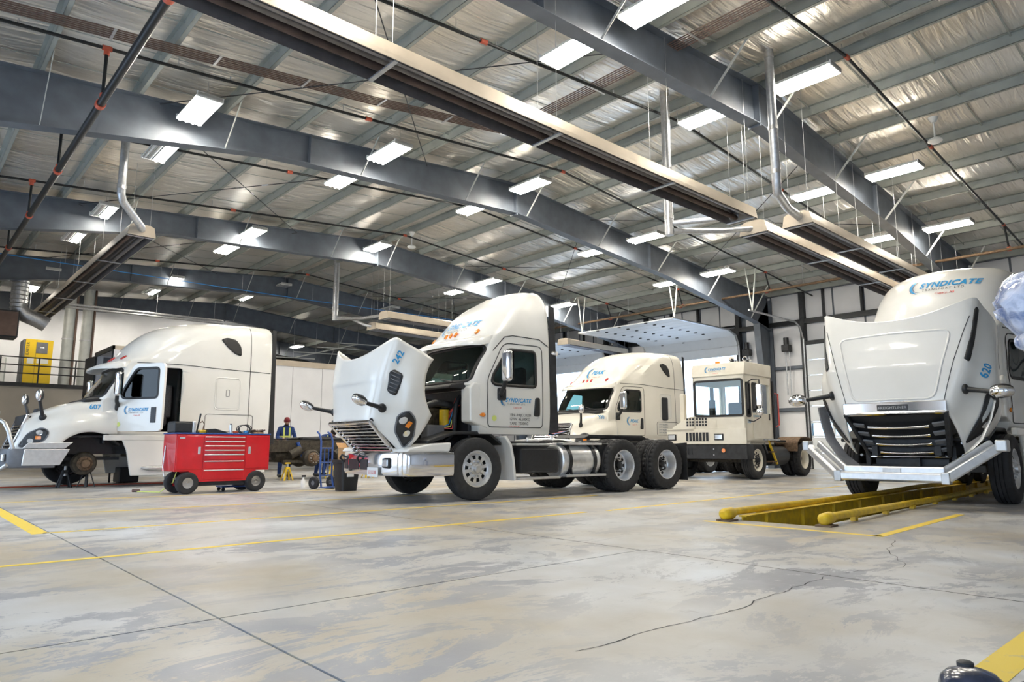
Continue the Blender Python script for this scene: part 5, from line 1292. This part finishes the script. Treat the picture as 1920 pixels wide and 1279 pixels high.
# local: front face looks to +x, length along y
MB().prism([(-.92,.42),(-.66,.42),(-.58,.36),(-.52,.22),(.52,.22),(.58,.36),(.66,.42),(.92,.42),(.92,1.12),(-.92,1.12)],-.66,0,'x').build('cabinet_body','red',C,bevel=.008)
MB().box((-.68,-.93,1.12),(.015,.93,1.145)).build('worktop','blue',C,bevel=.004)
for y0,y1 in ((-.90,-.42),(.42,.90)):
    o=MB().box((0,y0,.46),(.014,y1,1.09)).build('cabinet_door','red',C,bevel=.005); h=(y1-.07 if y0<0 else y0+.07); MB().box((.014,h-.025,.74),(.03,h+.025,.88)).build('door_latch','alu',o,bevel=.005)
z=1.09
for k,hh in enumerate((.085,.085,.085,.085,.125,.17,.2)):
    o=MB().box((0,-.40,z-hh+.006),(.014,.40,z-.004)).build('drawer','red',C,bevel=.004); MB().box((.014,-.385,z-.032),(.034,.385,z-.012)).build('drawer_pull','cream' if False else 'alu',o,bevel=.004); z-=hh
MB().box((.014,-.86,1.03),(.018,-.76,1.06)).build('maker_badge','alu',C)
for x in (-.10,-.58):
    for y in (-.66,.66):
        MB().tube((x-.0,y,.19),(x-.25 if x>-.3 else x+.25,y,.19),.025,8).build('axle','dark',C)
        t=MB().lathe([(.10,-.07),(.15,-.085),(.19,-.075),(.205,-.04),(.205,.04),(.19,.075),(.15,.085),(.10,.07)],(x+(.06 if x>-.3 else -.06),y,.205),'x',32,True).build('wheel','rubber',C,40)
        s=1 if x>-.3 else -1
        MB().lathe([(.108,.06*s),(.095,.05*s),(.085,.02*s),(.04,.03*s),(.03,.06*s),(0,.062*s)],(x+.06*s,y,.205),'x',24).build('rim','chrome',t,40)
        for k in range(8):
            a=6.28318*k/8; MB().tube((x+.06*s+.03*s,y+.065*math.cos(a),.205+.065*math.sin(a)),(x+.06*s+.04*s,y+.065*math.cos(a),.205+.065*math.sin(a)),.014,8).build('rim_hole','black',t)
MB().box((-.6,-.5,.14),(-.06,.5,.22)).build('undertray','dark',C)
MB().path([(-.5,-.93,.9),(-.45,-.97,.5),(-.3,-.98,.3),(-.1,-1.05,.35)],.012,8).build('power_cord','galv',C)
def on_top(y,x=-.3): 
    v=C.matrix_basis@Vector((x,y,1.146)); return v
import bpy as _b; bpy.context.view_layer.update()
def thing1(name,label,cat,loc,rz=0,group=None): return empty(name,loc,rz,label,cat,group)
o=thing1('parts_washer_tray','black and steel parts box on the tool cabinet worktop','box',on_top(-.72)); MB().box((-.25,-.2,0),(.2,.13,.2)).build('tray_body','black',o,bevel=.02); MB().box((-.2,.13,0),(.18,.2,.22)).build('steel_end','alu',o,bevel=.015); MB().box((-.22,-.18,.2),(.18,.12,.215)).build('tray_lid','dark',o)
o=thing1('spray_can','silver spray can on the tool cabinet','can',on_top(.22)); MB().tube((0,0,0),(0,0,.17),.033,14).build('can_body','alu',o,40); MB().tube((0,0,.17),(0,0,.20),.02,12).build('can_cap','grey',o,40)
o=thing1('pry_bar','black pry handle standing upright on the tool cabinet','tool',on_top(-.45)); MB().tube((0,0,0),(0,.06,.38),.018,8).build('handle','black',o,40); MB().box((-.05,-.05,0),(.05,.05,.03)).build('foot','dark',o)
o=thing1('small_box','small red cardboard box on the tool cabinet','box',on_top(-.50,-.5)); MB().box((-.08,-.08,0),(.08,.08,.15)).build('carton','red',o,bevel=.004); MB().box((-.08,-.081,.05),(.081,.081,.09)).build('carton_band','lamp_house',o)
o=thing1('work_light','yellow hand lamp with a hook on the tool cabinet','lamp',on_top(-.33)); MB().box((-.06,-.09,0),(.06,.09,.06)).build('lamp_body','yellow',o,bevel=.02); MB().path([(0,0,.06),(0,.02,.18),(0,-.02,.24),(0,-.05,.2)],.01,8).build('hook','brown',o)
o=thing1('clipboard','dark tablet leaning low on the tool cabinet','tablet',on_top(-.08)); MB().prism([(-.2,0),(.2,0),(.2,.015),(-.05,.09),(-.2,.08)],-.14,.14,'x').build('tablet_case','black',o,bevel=.005)
o=thing1('cable_coil','tangled black cable coil with red fittings on the tool cabinet','cable',on_top(.48)); 
for k in range(5): MB().path([(.02*k+.1*math.cos(a+k),.13*math.cos(a)*(.8+.1*k),.09+.085*math.sin(a)) for a in np.linspace(0,6.2,20)],.008,6).build('cable_loop','black' if k%2 else 'dark',o)
MB().box((-.05,-.2,0),(.02,-.1,.05)).build('red_fitting','redc',o,bevel=.01); MB().box((0,.0,0),(.08,.1,.06)).build('plug','blueline',o,bevel=.01)
o=thing1('wiring_harness','heap of brown wiring harness on the tool cabinet','cable',on_top(.72)); 
for k in range(5): MB().path([(rnd.uniform(-.1,.1),-.15+.07*i,.03+.05*math.sin(i+k)**2) for i in range(6)],.014,6).build('harness_strand','brown',o)
MB().box((-.1,-.05,0),(.1,.16,.03)).build('rag','cardboard',o,bevel=.012)

# ---------------------------------------------------------------- jack stands and clutter
def stand(loc,m,label,h=.42,rz=0):
    o=empty('jack_stand',loc,rz,label,'jack stand'); 
    for a in (45,135,225,315): MB().bar((.17*math.cos(R(a)),.17*math.sin(R(a)),0),(.05*math.cos(R(a)),.05*math.sin(R(a)),h*.72),.045,.02,(math.cos(R(a)),math.sin(R(a)),0)).build('leg',m,o)
    MB().box((-.055,-.055,h*.6),(.055,.055,h*.76)).build('collar',m,o,bevel=.008); MB().tube((0,0,h*.5),(0,0,h-.03),.028,10).build('ratchet_post','galv',o,40); MB().box((-.03,-.07,h-.04),(.03,.07,h)).build('saddle',m,o,bevel=.01)
    return o
stand((-17.95,3.05,0),'black','black jack stand under the removed wheel hub',.50); stand((-17.85,3.45,0),'dark','dark jack stand beside the black one under the removed wheel hub',.50,30)
stand((-17.75,8.05,0),'yellow','yellow jack stand under the bare rear axle by the bearded mechanic',.47); stand((-17.8,9.35,0),'yellow','yellow jack stand under the stripped frame behind the blue hand truck',.47); stand((-17.8,10.5,0),'yellow','yellow jack stand under the frame end beside the trash bin',.47)
o=empty('floor_creeper',(-14.5,5.5,0),0,'dark blue creeper board under the tool cabinet','creeper')
MB().box((-.2,-.35,.07),(.15,.35,.10)).build('board','blue',o,bevel=.02)
for x in (-.15,.1):
    for y in (-.3,.3): MB().tube((x-.015,y,.035),(x+.015,y,.035),.035,12).build('caster','black',o,40)
o=empty('air_hose',(-15.2,4.0,0),0,'thin yellow air hose lying beside the tool cabinet','hose')
MB().path([(0,-.2,.012),(.5,.1,.012),(.75,.25,.2),(.9,.3,.55)],.011,6).build('hose_run','hivis',o,40); MB().tube((-.04,-.25,.03),(.04,-.15,.03),.03,10).build('hose_coupling','brown',o,40)
o=empty('wheel_dolly',(-19.4,4.6,0),0,'black folded trolley standing behind the lifted truck front','trolley'); MB().box((-.3,-.22,.02),(.3,.22,.38)).build('dolly_box','black',o,bevel=.02)
for y in (-.3,.3): MB().box((-.32,y-.02,0),(-.28,y+.02,.45)).build('upright','dark',o)
o=empty('drop_cable',(-18.5,2.0,0),0,'dark red air line lying across the floor under the lifted truck','hose'); MB().path([(0,-3.0,.012),(-.2,0,.012),(.1,2.5,.012),(-.1,5.0,.012)],.014,6).build('hose_run','redc',o,40)

# ---------------------------------------------------------------- people
def person(name,label,loc,rz,joints,hat,hatm):
    """one continuous skinned body; joints: dict of points in local metres, y forward"""
    e=empty(name,loc,rz,label,'person')
    J=joints; order=[k for k in J if k not in ('head','face')]; E_=[('pelvis','waist'),('waist','chest'),('chest','neck'),('neck','head0'),('chest','sh_l'),('sh_l','el_l'),('el_l','wr_l'),('wr_l','ha_l'),('chest','sh_r'),('sh_r','el_r'),('el_r','wr_r'),('wr_r','ha_r'),('pelvis','hip_l'),('hip_l','kn_l'),('kn_l','an_l'),('an_l','to_l'),('pelvis','hip_r'),('hip_r','kn_r'),('kn_r','an_r'),('an_r','to_r')]
    rad=dict(pelvis=.15,waist=.145,chest=.165,neck=.065,head0=.06,sh_l=.085,el_l=.055,wr_l=.042,ha_l=.04,sh_r=.085,el_r=.055,wr_r=.042,ha_r=.04,hip_l=.11,kn_l=.075,an_l=.055,to_l=.045,hip_r=.11,kn_r=.075,an_r=.055,to_r=.045)
    me=bpy.data.meshes.new('body'); me.from_pydata([J[k] for k in order],[(order.index(a),order.index(b)) for a,b in E_],[])
    o=bpy.data.objects.new('body',me); COL.objects.link(o); o.parent=e
    o.modifiers.new('skin','SKIN'); 
    for i,k in enumerate(order):
        me.skin_vertices[0].data[i].radius=(rad[k],rad[k]*(.8 if k in('pelvis','waist','chest') else 1)); me.skin_vertices[0].data[i].use_root=(k=='pelvis')
    o.modifiers.new('sub','SUBSURF').levels=2; o.modifiers['sub'].render_levels=2
    dg=bpy.context.evaluated_depsgraph_get(); dg.update(); m2=bpy.data.meshes.new_from_object(o.evaluated_get(dg)); o.modifiers.clear(); o.data=m2
    m2.materials.clear(); m2.materials.append(M['cloth_blue']); m2.polygons.foreach_set('use_smooth',[True]*len(m2.polygons))
    h=Vector(J['head']); f=Vector(J['face']).normalized(); r=f.cross(Vector((0,0,1))).normalized(); u=r.cross(f)
    mx=Matrix.Translation(h)@Matrix((r,f,u)).transposed().to_4x4()
    mb=MB(); n=20; m=14
    for i in range(m+1):
        t=math.pi*i/m; z=.115*math.cos(t)
        for k in range(n):
            p=6.2832*k/n; x=.078*math.sin(t)*math.cos(p); y=.096*math.sin(t)*math.sin(p)
            if z<-.03: x*=.86; y=y*.9+.012
            if y>0 and abs(x)<.018 and -.045<z<.015: y+=.022*(1-abs(z+.018)/.035)   # nose
            if y>0 and .012<abs(x)<.045 and 0<z<.03: y-=.008                           # eye sockets
            mb.v.append((x,y,z))
    for i in range(m):
        for k in range(n): mb.f.append((i*n+k,(i+1)*n+k,(i+1)*n+(k+1)%n,i*n+(k+1)%n))
    mb.xf(mx); hd=mb.build('head','skin',e,60)
    for s in (-1,1):
        MB().ball((s*.03,.082,.012),.009,8,6).xf(mx).build('eye','black',hd,60); MB().ball((s*.08,0,-.005),.028,8,6,(.35,.7,1)).xf(mx).build('ear','skin',hd,60)
    MB().ball((0,.088,-.052),.022,10,6,(1,.3,.3)).xf(mx).build('mouth','redc',hd,60)
    MB().ball((0,.05,-.085),.06,12,8,(.95,.85,.62)).xf(mx).build('beard','hair',hd,60)
    mb=MB(); prof=[(.088,.02),(.092,.035),(.090,.06),(.078,.095),(.05,.122),(0,.132)]
    mb.lathe(prof,axis='z',n=20); mb.v=[(x*.92,y*1.14,z) for x,y,z in mb.v]; mb.xf(mx); mb.build(hat,hatm,hd,60)
    if hat=='beanie': mb=MB(); mb.lathe([(.090,.012),(.097,.014),(.097,.05),(.090,.052)],axis='z',n=20,close=True); mb.v=[(x*.92,y*1.14,z) for x,y,z in mb.v]; mb.xf(mx); mb.build('beanie_cuff',hatm,hd,60)
    # hands
    for sd in ('l','r'):
        w_=Vector(J['wr_'+sd]); k_=Vector(J['ha_'+sd]); d=(k_-w_).normalized(); side=d.cross(Vector((0,0,1))); side=side.normalized() if side.length>.1 else Vector((1,0,0))
        hm=MB().ball(k_+d*.035,.045,12,8,(.9,.9,.9)).build('hand','skin',e,60)
        for i in range(4):
            b_=k_+d*.06+side*(.03-.02*i); L=(.07,.08,.075,.06)[i]; c_=b_+d*L*.55; MB().path([b_,c_,c_+d*L*.3-Vector((0,0,.025))],[.010,.009,.008],8).build('finger','skin',hm,50)
        MB().path([k_+d*.01+side*.035,k_+d*.04+side*.06,k_+d*.075+side*.055],[.012,.011,.009],8).build('thumb','skin',hm,50)
    # reflective braces
    bv_=BVHTree.FromPolygons([v.co for v in m2.vertices],[p.vertices for p in m2.polygons])
    c=Vector(J['chest']); wv=Vector(J['waist'])
    for s in (-1,1):
        pts=[]
        for t in np.linspace(0,1,9):
            q=wv.lerp(c+Vector((0,0,.14)),t)+Vector((s*.08,0,0)); fh=bv_.ray_cast(q+Vector((0,.6,0)),Vector((0,-1,0)))[0]
            if fh: pts.append(fh+Vector((0,.006,0)))
        if len(pts)>2: MB().loft([[p+Vector((-.025,0,0)),p+Vector((.025,0,0)),p+Vector((.025,.006,0)),p+Vector((-.025,.006,0))] for p in pts]).build('reflective_tape','hivis',e)
    mb=MB(); pts=[]
    for k in range(24):
        a=6.2832*k/24; q=wv.lerp(c,.45); h_=bv_.ray_cast(q+Vector((math.cos(a)*.6,math.sin(a)*.6,0)),Vector((-math.cos(a),-math.sin(a),0)))[0]
        if h_ is not None and (h_-q).length<.3: pts.append(h_+Vector((math.cos(a),math.sin(a),0))*.006)
    for p in [pts]:
        if len(p)>20: MB().loft([[q+Vector((0,0,-.025)),q+Vector((0,0,.025)),(q+Vector((0,0,.025)))*.999,(q+Vector((0,0,-.025)))*.999] for q in p+[p[0]]],False,False).build('reflective_band','hivis',e)
    for sd in ('l','r'):
        a=Vector(J['an_'+sd]); t=Vector(J['to_'+sd]); MB().path([a+Vector((0,-.06,-.03)),a+Vector((0,0,-.03)),t+Vector((0,0,-.005)),t+Vector((0,.06,-.012))],[.05,.06,.05,.035],10).build('boot','black',e,60)
    return e
up=dict(pelvis=(0,0,.92),waist=(0,.02,1.08),chest=(0,.05,1.30),neck=(0,.06,1.47),head0=(0,.08,1.53),sh_l=(-.19,.04,1.40),el_l=(-.26,.10,1.14),wr_l=(-.20,.33,1.08),ha_l=(-.18,.40,1.08),sh_r=(.19,.04,1.40),el_r=(.27,.10,1.14),wr_r=(.20,.33,1.10),ha_r=(.17,.40,1.10),hip_l=(-.10,0,.86),kn_l=(-.12,.03,.48),an_l=(-.13,-.02,.09),to_l=(-.14,.12,.05),hip_r=(.10,0,.86),kn_r=(.12,.03,.48),an_r=(.13,-.02,.09),to_r=(.14,.12,.05),head=(0,.10,1.62),face=(.25,1,-.35))
person('person','bearded mechanic in dark red beanie and blue coverall with reflective braces',(-19.75,8.85,0),-100,up,'beanie','cloth_red')
bent=dict(pelvis=(0,-.18,.88),waist=(0,-.06,1.0),chest=(0,.16,1.13),neck=(0,.33,1.22),head0=(0,.38,1.25),sh_l=(-.19,.20,1.18),el_l=(-.27,.36,1.02),wr_l=(-.2,.52,1.10),ha_l=(-.18,.58,1.10),sh_r=(.19,.20,1.18),el_r=(.27,.36,1.02),wr_r=(.2,.52,1.10),ha_r=(.17,.58,1.10),hip_l=(-.10,-.16,.82),kn_l=(-.13,-.04,.46),an_l=(-.14,-.14,.09),to_l=(-.15,0,.05),hip_r=(.10,-.16,.82),kn_r=(.13,-.04,.46),an_r=(.14,-.14,.09),to_r=(.15,0,.05),head=(0,.46,1.29),face=(.1,1,-.8))
person('person','mechanic with dark hair bent over the stripped frame in blue coverall',(-19.6,10.0,0),-80,bent,'hair_cap','hair')

# hand truck
o=empty('hand_truck',(-13.75,7.1,0),18,'blue two-wheeled hand truck standing by the bare axle','hand truck')
for y in (-.17,.17):
    MB().path([(.05,y,.05),(0,y,.3),(0,y,1.0),(-.06,y,1.15),(-.14,y*.9,1.2)],.02,10).build('side_tube','blue',o,50)
    MB().lathe([(.05,-.035),(.10,-.045),(.13,-.03),(.13,.03),(.10,.045),(.05,.035)],(-.08,y*1.5,.13),'y',24,True).build('wheel','rubber',o,40); MB().tube((-.08,y*1.5-.03,.13),(-.08,y*1.5+.03,.13),.055,14).build('wheel_hub','grey',o,40)
for z in (.28,.55,.85): MB().tube((0,-.17,z),(0,.17,z),.014,8).build('cross_tube','blue',o,40)
for y in (-.06,.06): MB().tube((0,y,.28),(0,y,.85),.012,8).build('slat','blue',o,40)
MB().box((0,-.2,.03),(.22,.2,.045)).build('toe_plate','blue',o); MB().tube((-.08,-.26,.13),(-.08,.26,.13),.012,8).build('axle','dark',o,40)
o=empty('spray_bottle',(-14.6,7.0,0),0,'small white bottle by the hand truck wheel','bottle'); MB().lathe([(0,0),(.05,0),(.05,.14),(.02,.18),(.02,.22),(0,.22)],axis='z',n=14).build('bottle_body','lamp_house',o,50); MB().box((-.02,-.03,.22),(.02,.05,.26)).build('trigger','black',o)
o=empty('trash_bin',(-12.9,7.12,0),0,'black square trash bin with a white sticker and a cardboard box in it','trash bin')
rg=lambda w_,z:[(x,y,z) for x,y in rrect(-w_,-w_,w_,w_,.05,3)]
MB().loft([rg(.17,0),rg(.21,.55),rg(.235,.56),rg(.235,.62),rg(.20,.62),rg(.15,.03)],True,True).build('bin_body','black',o,40)
MB().box((.205,-.10,.28),(.215,.05,.46)).build('sticker','lamp_house',o)
o=empty('cardboard_box',(-12.9,7.12,.46),15,'torn brown cardboard box stuck in the trash bin','box'); MB().box((-.13,-.13,0),(.13,.13,.40)).build('carton','cardboard',o); 
for s in (-1,1): MB().bar((s*.13,0,.40),(s*.2,0,.50),.26,.008,(1,0,0)).build('flap','cardboard',o)
o=empty('blue_tub',(-18.3,9.9,0),0,'blue plastic tub under the stripped frame','tub'); MB().loft([rg(.22,0),rg(.27,.32),rg(.25,.32),rg(.2,.02)]).build('tub_body','blueline',o,40)

# ---------------------------------------------------------------- trailer behind
o=empty('box_trailer',(-26.3,12.2,0),0,'long white box trailer parked with its rear doors open','trailer')
L0,L1=-6.9,6.8
MB().box((-1.28,L0,1.12),(-1.22,L1,4.08)).box((1.22,L0,1.12),(1.28,L1,4.08)).box((-1.28,L0,4.04),(1.28,L1,4.12)).box((-1.28,L0,1.08),(1.28,L1,1.2)).box((-1.28,L1-.06,1.12),(1.28,L1,4.08)).build('box_body','wallw',o)
MB().box((1.22,L0,3.92),(1.30,L1,4.14)).build('top_rail','heater',o); MB().box((1.22,L0,1.08),(1.30,L1,1.22)).build('bottom_rail','alu_dull',o)
for y in np.arange(L0+1.2,L1,1.22): MB().box((1.28,y-.006,1.22),(1.284,y+.006,3.92)).build('panel_seam','grey',o)
for y in np.arange(L0+.6,L1,2.4): MB().box((1.30,y,1.12),(1.306,y+.4,1.18)).build('reflector_strip','redlens',o)
MB().box((-1.3,L0-.06,1.08),(-1.2,L0,4.14)).box((1.2,L0-.06,1.08),(1.3,L0,4.14)).box((-1.3,L0-.06,4.0),(1.3,L0,4.14)).box((-1.3,L0-.06,1.05),(1.3,L0,1.2)).build('rear_frame','dark',o)
MB().box((-1.22,L0+.2,1.2),(-1.2,L1-.1,4.0)).box((1.2,L0+.2,1.2),(1.22,L1-.1,4.0)).build('inner_lining','grey',o)
MB().box((1.31,L0-.03,1.2),(1.36,L0+1.2,4.0)).build('rear_door','wallw',o); MB().bar((-1.26,L0-.03,2.6),(-2.44,L0-.1,2.6),.05,2.85).build('rear_door','dark',o)
for y in (-5.2,-3.9): 
    for s in (-1,1):
        wheel(o,s*1.0,y,'dish',s,0,'lamp_house','dark'); 
    MB().tube((-1,y,.52),(1,y,.52),.07,10).build('axle','dark',o)
for x in (-.5,.5): MB().box((x-.06,L0,.85),(x+.06,-3.0,1.08)).build('slider_rail','dark',o)
for s in (-1,1): MB().box((s*.8-.05,4.0,0),(s*.8+.05,4.12,1.1)).build('landing_leg','dark',o)
bx=BVHTree.FromPolygons([(-3,L0-.07,0),(3,L0-.07,0),(3,L0-.07,5),(-3,L0-.07,5)],[(0,1,2,3)])

# ---------------------------------------------------------------- mezzanine, its wall and plant
mz=empty('mezzanine',(-34,0,0),0,'beige mezzanine block with a dark edge and a black handrail','mezzanine')
MB().box((-6.5,YN+.02,0),(0,14.0,3.30)).build('front_block','beige',mz); MB().box((-6.5,YN+.02,3.30),(.06,14.05,3.46)).build('deck_edge','dark',mz)
for y in np.arange(-2,14,1.3): MB().box((-.06,y-.025,3.46),(-.01,y+.025,4.52)).build('rail_post','dark',mz)
for z in (3.85,4.18,4.5): MB().tube((-.03,YN+.05,z),(-.03,14,z),.025,8).build('hand_rail','dark',mz,40)
mw=tag(MB().box((-40.6,YN,3.4),(-40.4,16.2,8.6)).box((-40.6,14.1,0),(-40.4,16.2,3.4)).build('wall_mezzanine','wallw'),'white wall behind the mezzanine plant deck',None,None,'structure')
mw2=tag(MB().box((-47,16.0,0),(-40.4,16.2,8.6)).build('wall_mezzanine','wallw'),'white return wall at the end of the mezzanine',None,None,'structure')
o=empty('air_compressor',(-35.3,4.55,3.46),0,'tall yellow and charcoal air compressor cabinet on the mezzanine','compressor')
MB().box((-.95,-.52,0),(.0,.52,1.95)).build('charcoal_case','grey',o,bevel=.02); MB().box((0,-.44,.02),(.04,.55,1.97)).build('yellow_front','kyellow',o,bevel=.01)
MB().box((.04,-.05,1.38),(.055,.36,1.86)).build('control_panel','grey',o,bevel=.008); MB().box((.055,.08,1.60),(.06,.24,1.66)).build('display','lens',o)
MB().box((.04,.0,0.95),(.046,.42,1.16)).build('notice','lamp_house',o); MB().box((.04,-.34,.92),(.046,-.10,1.18)).build('notice','lamp_house',o)
flat_text('KAESER','decal_black',o,(.045,-.30,1.55),(R(90),R(-90),R(90)),.16,0,1.05)
MB().box((.041,-.06,.05),(.044,-.05,1.95)).build('panel_split','brown',o)
for k,(y,lb) in enumerate(((5.75,'beside the compressor'),(6.45,'farther from the compressor'))):
    o=empty('vent_riser',(-36.2,y,3.46),0,'pale round vent riser '+lb,'pipe'); MB().tube((0,0,0),(0,0,4.6),.22,20).build('riser','brace',o,40); MB().tube((.05,.26,0),(.05,.26,4.6),.05,10).build('rust_pipe','brown',o,40)
    for z in (.9,2.2): MB().tube((0,0,z),(0,0,z+.05),.24,20).build('band','galv',o,40)
o=empty('dark_cabinet',(-35.4,2.2,3.46),0,'dark electrical cabinet on the mezzanine beside the compressor','cabinet'); MB().box((-.4,-.3,0),(0,.3,1.0)).build('cabinet_body','black',o,bevel=.02); MB().box((0,-.26,.5),(.02,.26,.96)).build('cabinet_door','grey',o,bevel=.01)
o=empty('grey_cabinet',(-35.6,3.2,3.46),0,'pale grey switch cabinet on the mezzanine','cabinet'); MB().box((-.4,-.35,0),(0,.35,1.15)).build('cabinet_body','brace',o,bevel=.02); MB().box((0,-.3,.05),(.02,.3,1.1)).build('cabinet_door','lamp_house',o,bevel=.01)
for k,(y,h,m_) in enumerate(((7.6,.95,'wood'),(8.6,1.15,'wood'),(9.7,.9,'cardboard'))):
    o=empty('pallet_crate',(-35.2,y,3.46),0,('brown slatted crate nearest the vent risers','tall brown slatted crate between two others','tan carton crate at the end of the crates')[k],'crate')
    MB().box((-.45,-.42,.12),(.45,.42,h)).build('load',m_,o)
    for i in range(5): MB().box((.45,-.44+.2*i,0),(.47,-.36+.2*i,h)).build('slat','wood',o)
    MB().box((-.47,-.44,0),(.47,.44,.1)).build('pallet','wood',o)
o=empty('unit_heater',(-29.6,2.55,4.65),0,'dark box unit heater hung below a spiral duct','heater'); MB().box((-.5,-.55,0),(.4,.6,.95)).build('heater_case','dark',o,bevel=.03); MB().box((.4,-.5,.05),(.42,.55,.9)).build('outlet_louvre','brown',o)
o=empty('spiral_duct',(-29.9,3.15,5.6),0,'silver flexible duct dropping from the roof to the unit heater','duct'); 
MB().path([(0,0,2.0),(0,0,.6),(0,.02,.2),(0,.2,.0),(0,.6,-.15),(0,.9,-.3)],.27,18).build('duct_tube','galv',o,50)
for z in np.arange(.2,1.95,.15): MB().lathe([(.27,z),(.285,z+.02),(.27,z+.04)],axis='z',n=18).build('duct_rib','alu_dull',o,40)

# ---------------------------------------------------------------- right edge and foreground
o=empty('parts_rack',(-.35,6.8,0),0,'blue steel rack carrying the plastic-wrapped part','rack')
for x in (-.75,.5):
    for y in (-.4,.4): MB().box((x-.03,y-.03,0),(x+.03,y+.03,1.55)).build('post','blue',o)
for z in (.4,1.0,1.52): MB().box((-.78,-.43,z),(.53,.43,z+.04)).build('shelf','galv',o)
def film():
    m=bpy.data.materials.new('blue_tinted_film'); m.use_nodes=True; t=m.node_tree; b=t.nodes['Principled BSDF']
    b.inputs['Base Color'].default_value=(.38,.50,.78,1); b.inputs['Roughness'].default_value=.16; b.inputs['Coat Weight'].default_value=.6; b.inputs['Alpha'].default_value=.86
    tc=t.nodes.new('ShaderNodeTexCoord'); n=t.nodes.new('ShaderNodeTexNoise'); n.inputs['Scale'].default_value=5; n.inputs['Detail'].default_value=5; n.inputs['Distortion'].default_value=1.5
    t.links.new(tc.outputs['Object'],n.inputs['Vector']); r=t.nodes.new('ShaderNodeValToRGB'); r.color_ramp.elements[0].position=.38; r.color_ramp.elements[1].position=.62
    r.color_ramp.elements[0].color=(.13,.20,.42,1); r.color_ramp.elements[1].color=(.62,.70,.90,1); t.links.new(n.outputs['Fac'],r.inputs[0]); t.links.new(r.outputs[0],b.inputs['Base Color'])
    bp=t.nodes.new('ShaderNodeBump'); bp.inputs['Strength'].default_value=.8; bp.inputs['Distance'].default_value=.05; t.links.new(n.outputs['Fac'],bp.inputs['Height']); t.links.new(bp.outputs[0],b.inputs['Normal']); return m
M['film']=film()
o=empty('wrapped_part',(-.35,6.8,1.56),0,'bulky part wrapped in translucent blue plastic film on the rack','wrapped part')
rings=[]; R2=random.Random(4)
for k,(x,zc,rz2,ry) in enumerate(((-1.12,.46,.02,.02),(-1.10,.47,.10,.12),(-1.04,.48,.19,.2),(-.95,.44,.28,.28),(-.82,.40,.34,.34),(-.6,.38,.365,.38),(-.2,.37,.36,.40),(.3,.36,.35,.38),(.6,.36,.2,.2))):
    rings.append([(x+R2.uniform(-.02,.02),ry*math.cos(a)*R2.uniform(.88,1.06),max(.0,zc+rz2*math.sin(a)*R2.uniform(.92,1.06))) for a in [6.2832*j/22 for j in range(22)]])
MB().loft(rings).build('film_wrap','film',o,30)
for x in (-.7,-.1): MB().lathe([(.40,x-.02),(.41,x),(.40,x+.02)],(0,0,.38),'x',22).build('tape_band','lamp_house',o,40)
rings=[[(x,.3*math.cos(a)*f,max(0,.16+.15*math.sin(a)*f)) for a in [6.2832*j/14 for j in range(14)]] for x,f in ((-1.0,.3),(-.9,.8),(-.6,1),(.2,1),(.45,.4))]
MB().loft(rings).build('film_tail','film',o,30)
for k,(x,y,rr,h,lb) in enumerate(((-.835,2.98,.105,.085,'dark blue-black rounded equipment foot with a bolt on the concrete'),(-.60,3.06,.125,.075,'black rounded equipment foot on the yellow floor stripe'))):
    o=empty('equipment_foot',(x,y,0),30*k,lb,'equipment foot')
    MB().lathe([(rr,0),(rr,.03),(rr*.93,h*.7),(rr*.72,h*.95),(rr*.4,h*1.08),(0,h*1.1)],axis='z',n=28).build('foot_shell','glossnavy' if k==0 else 'black',o,50)
    MB().lathe([(.028,h*.98),(.028,h*1.16),(.02,h*1.22),(0,h*1.22)],(-.03,.05,0),'z',16).build('bolt','dark',o,40)
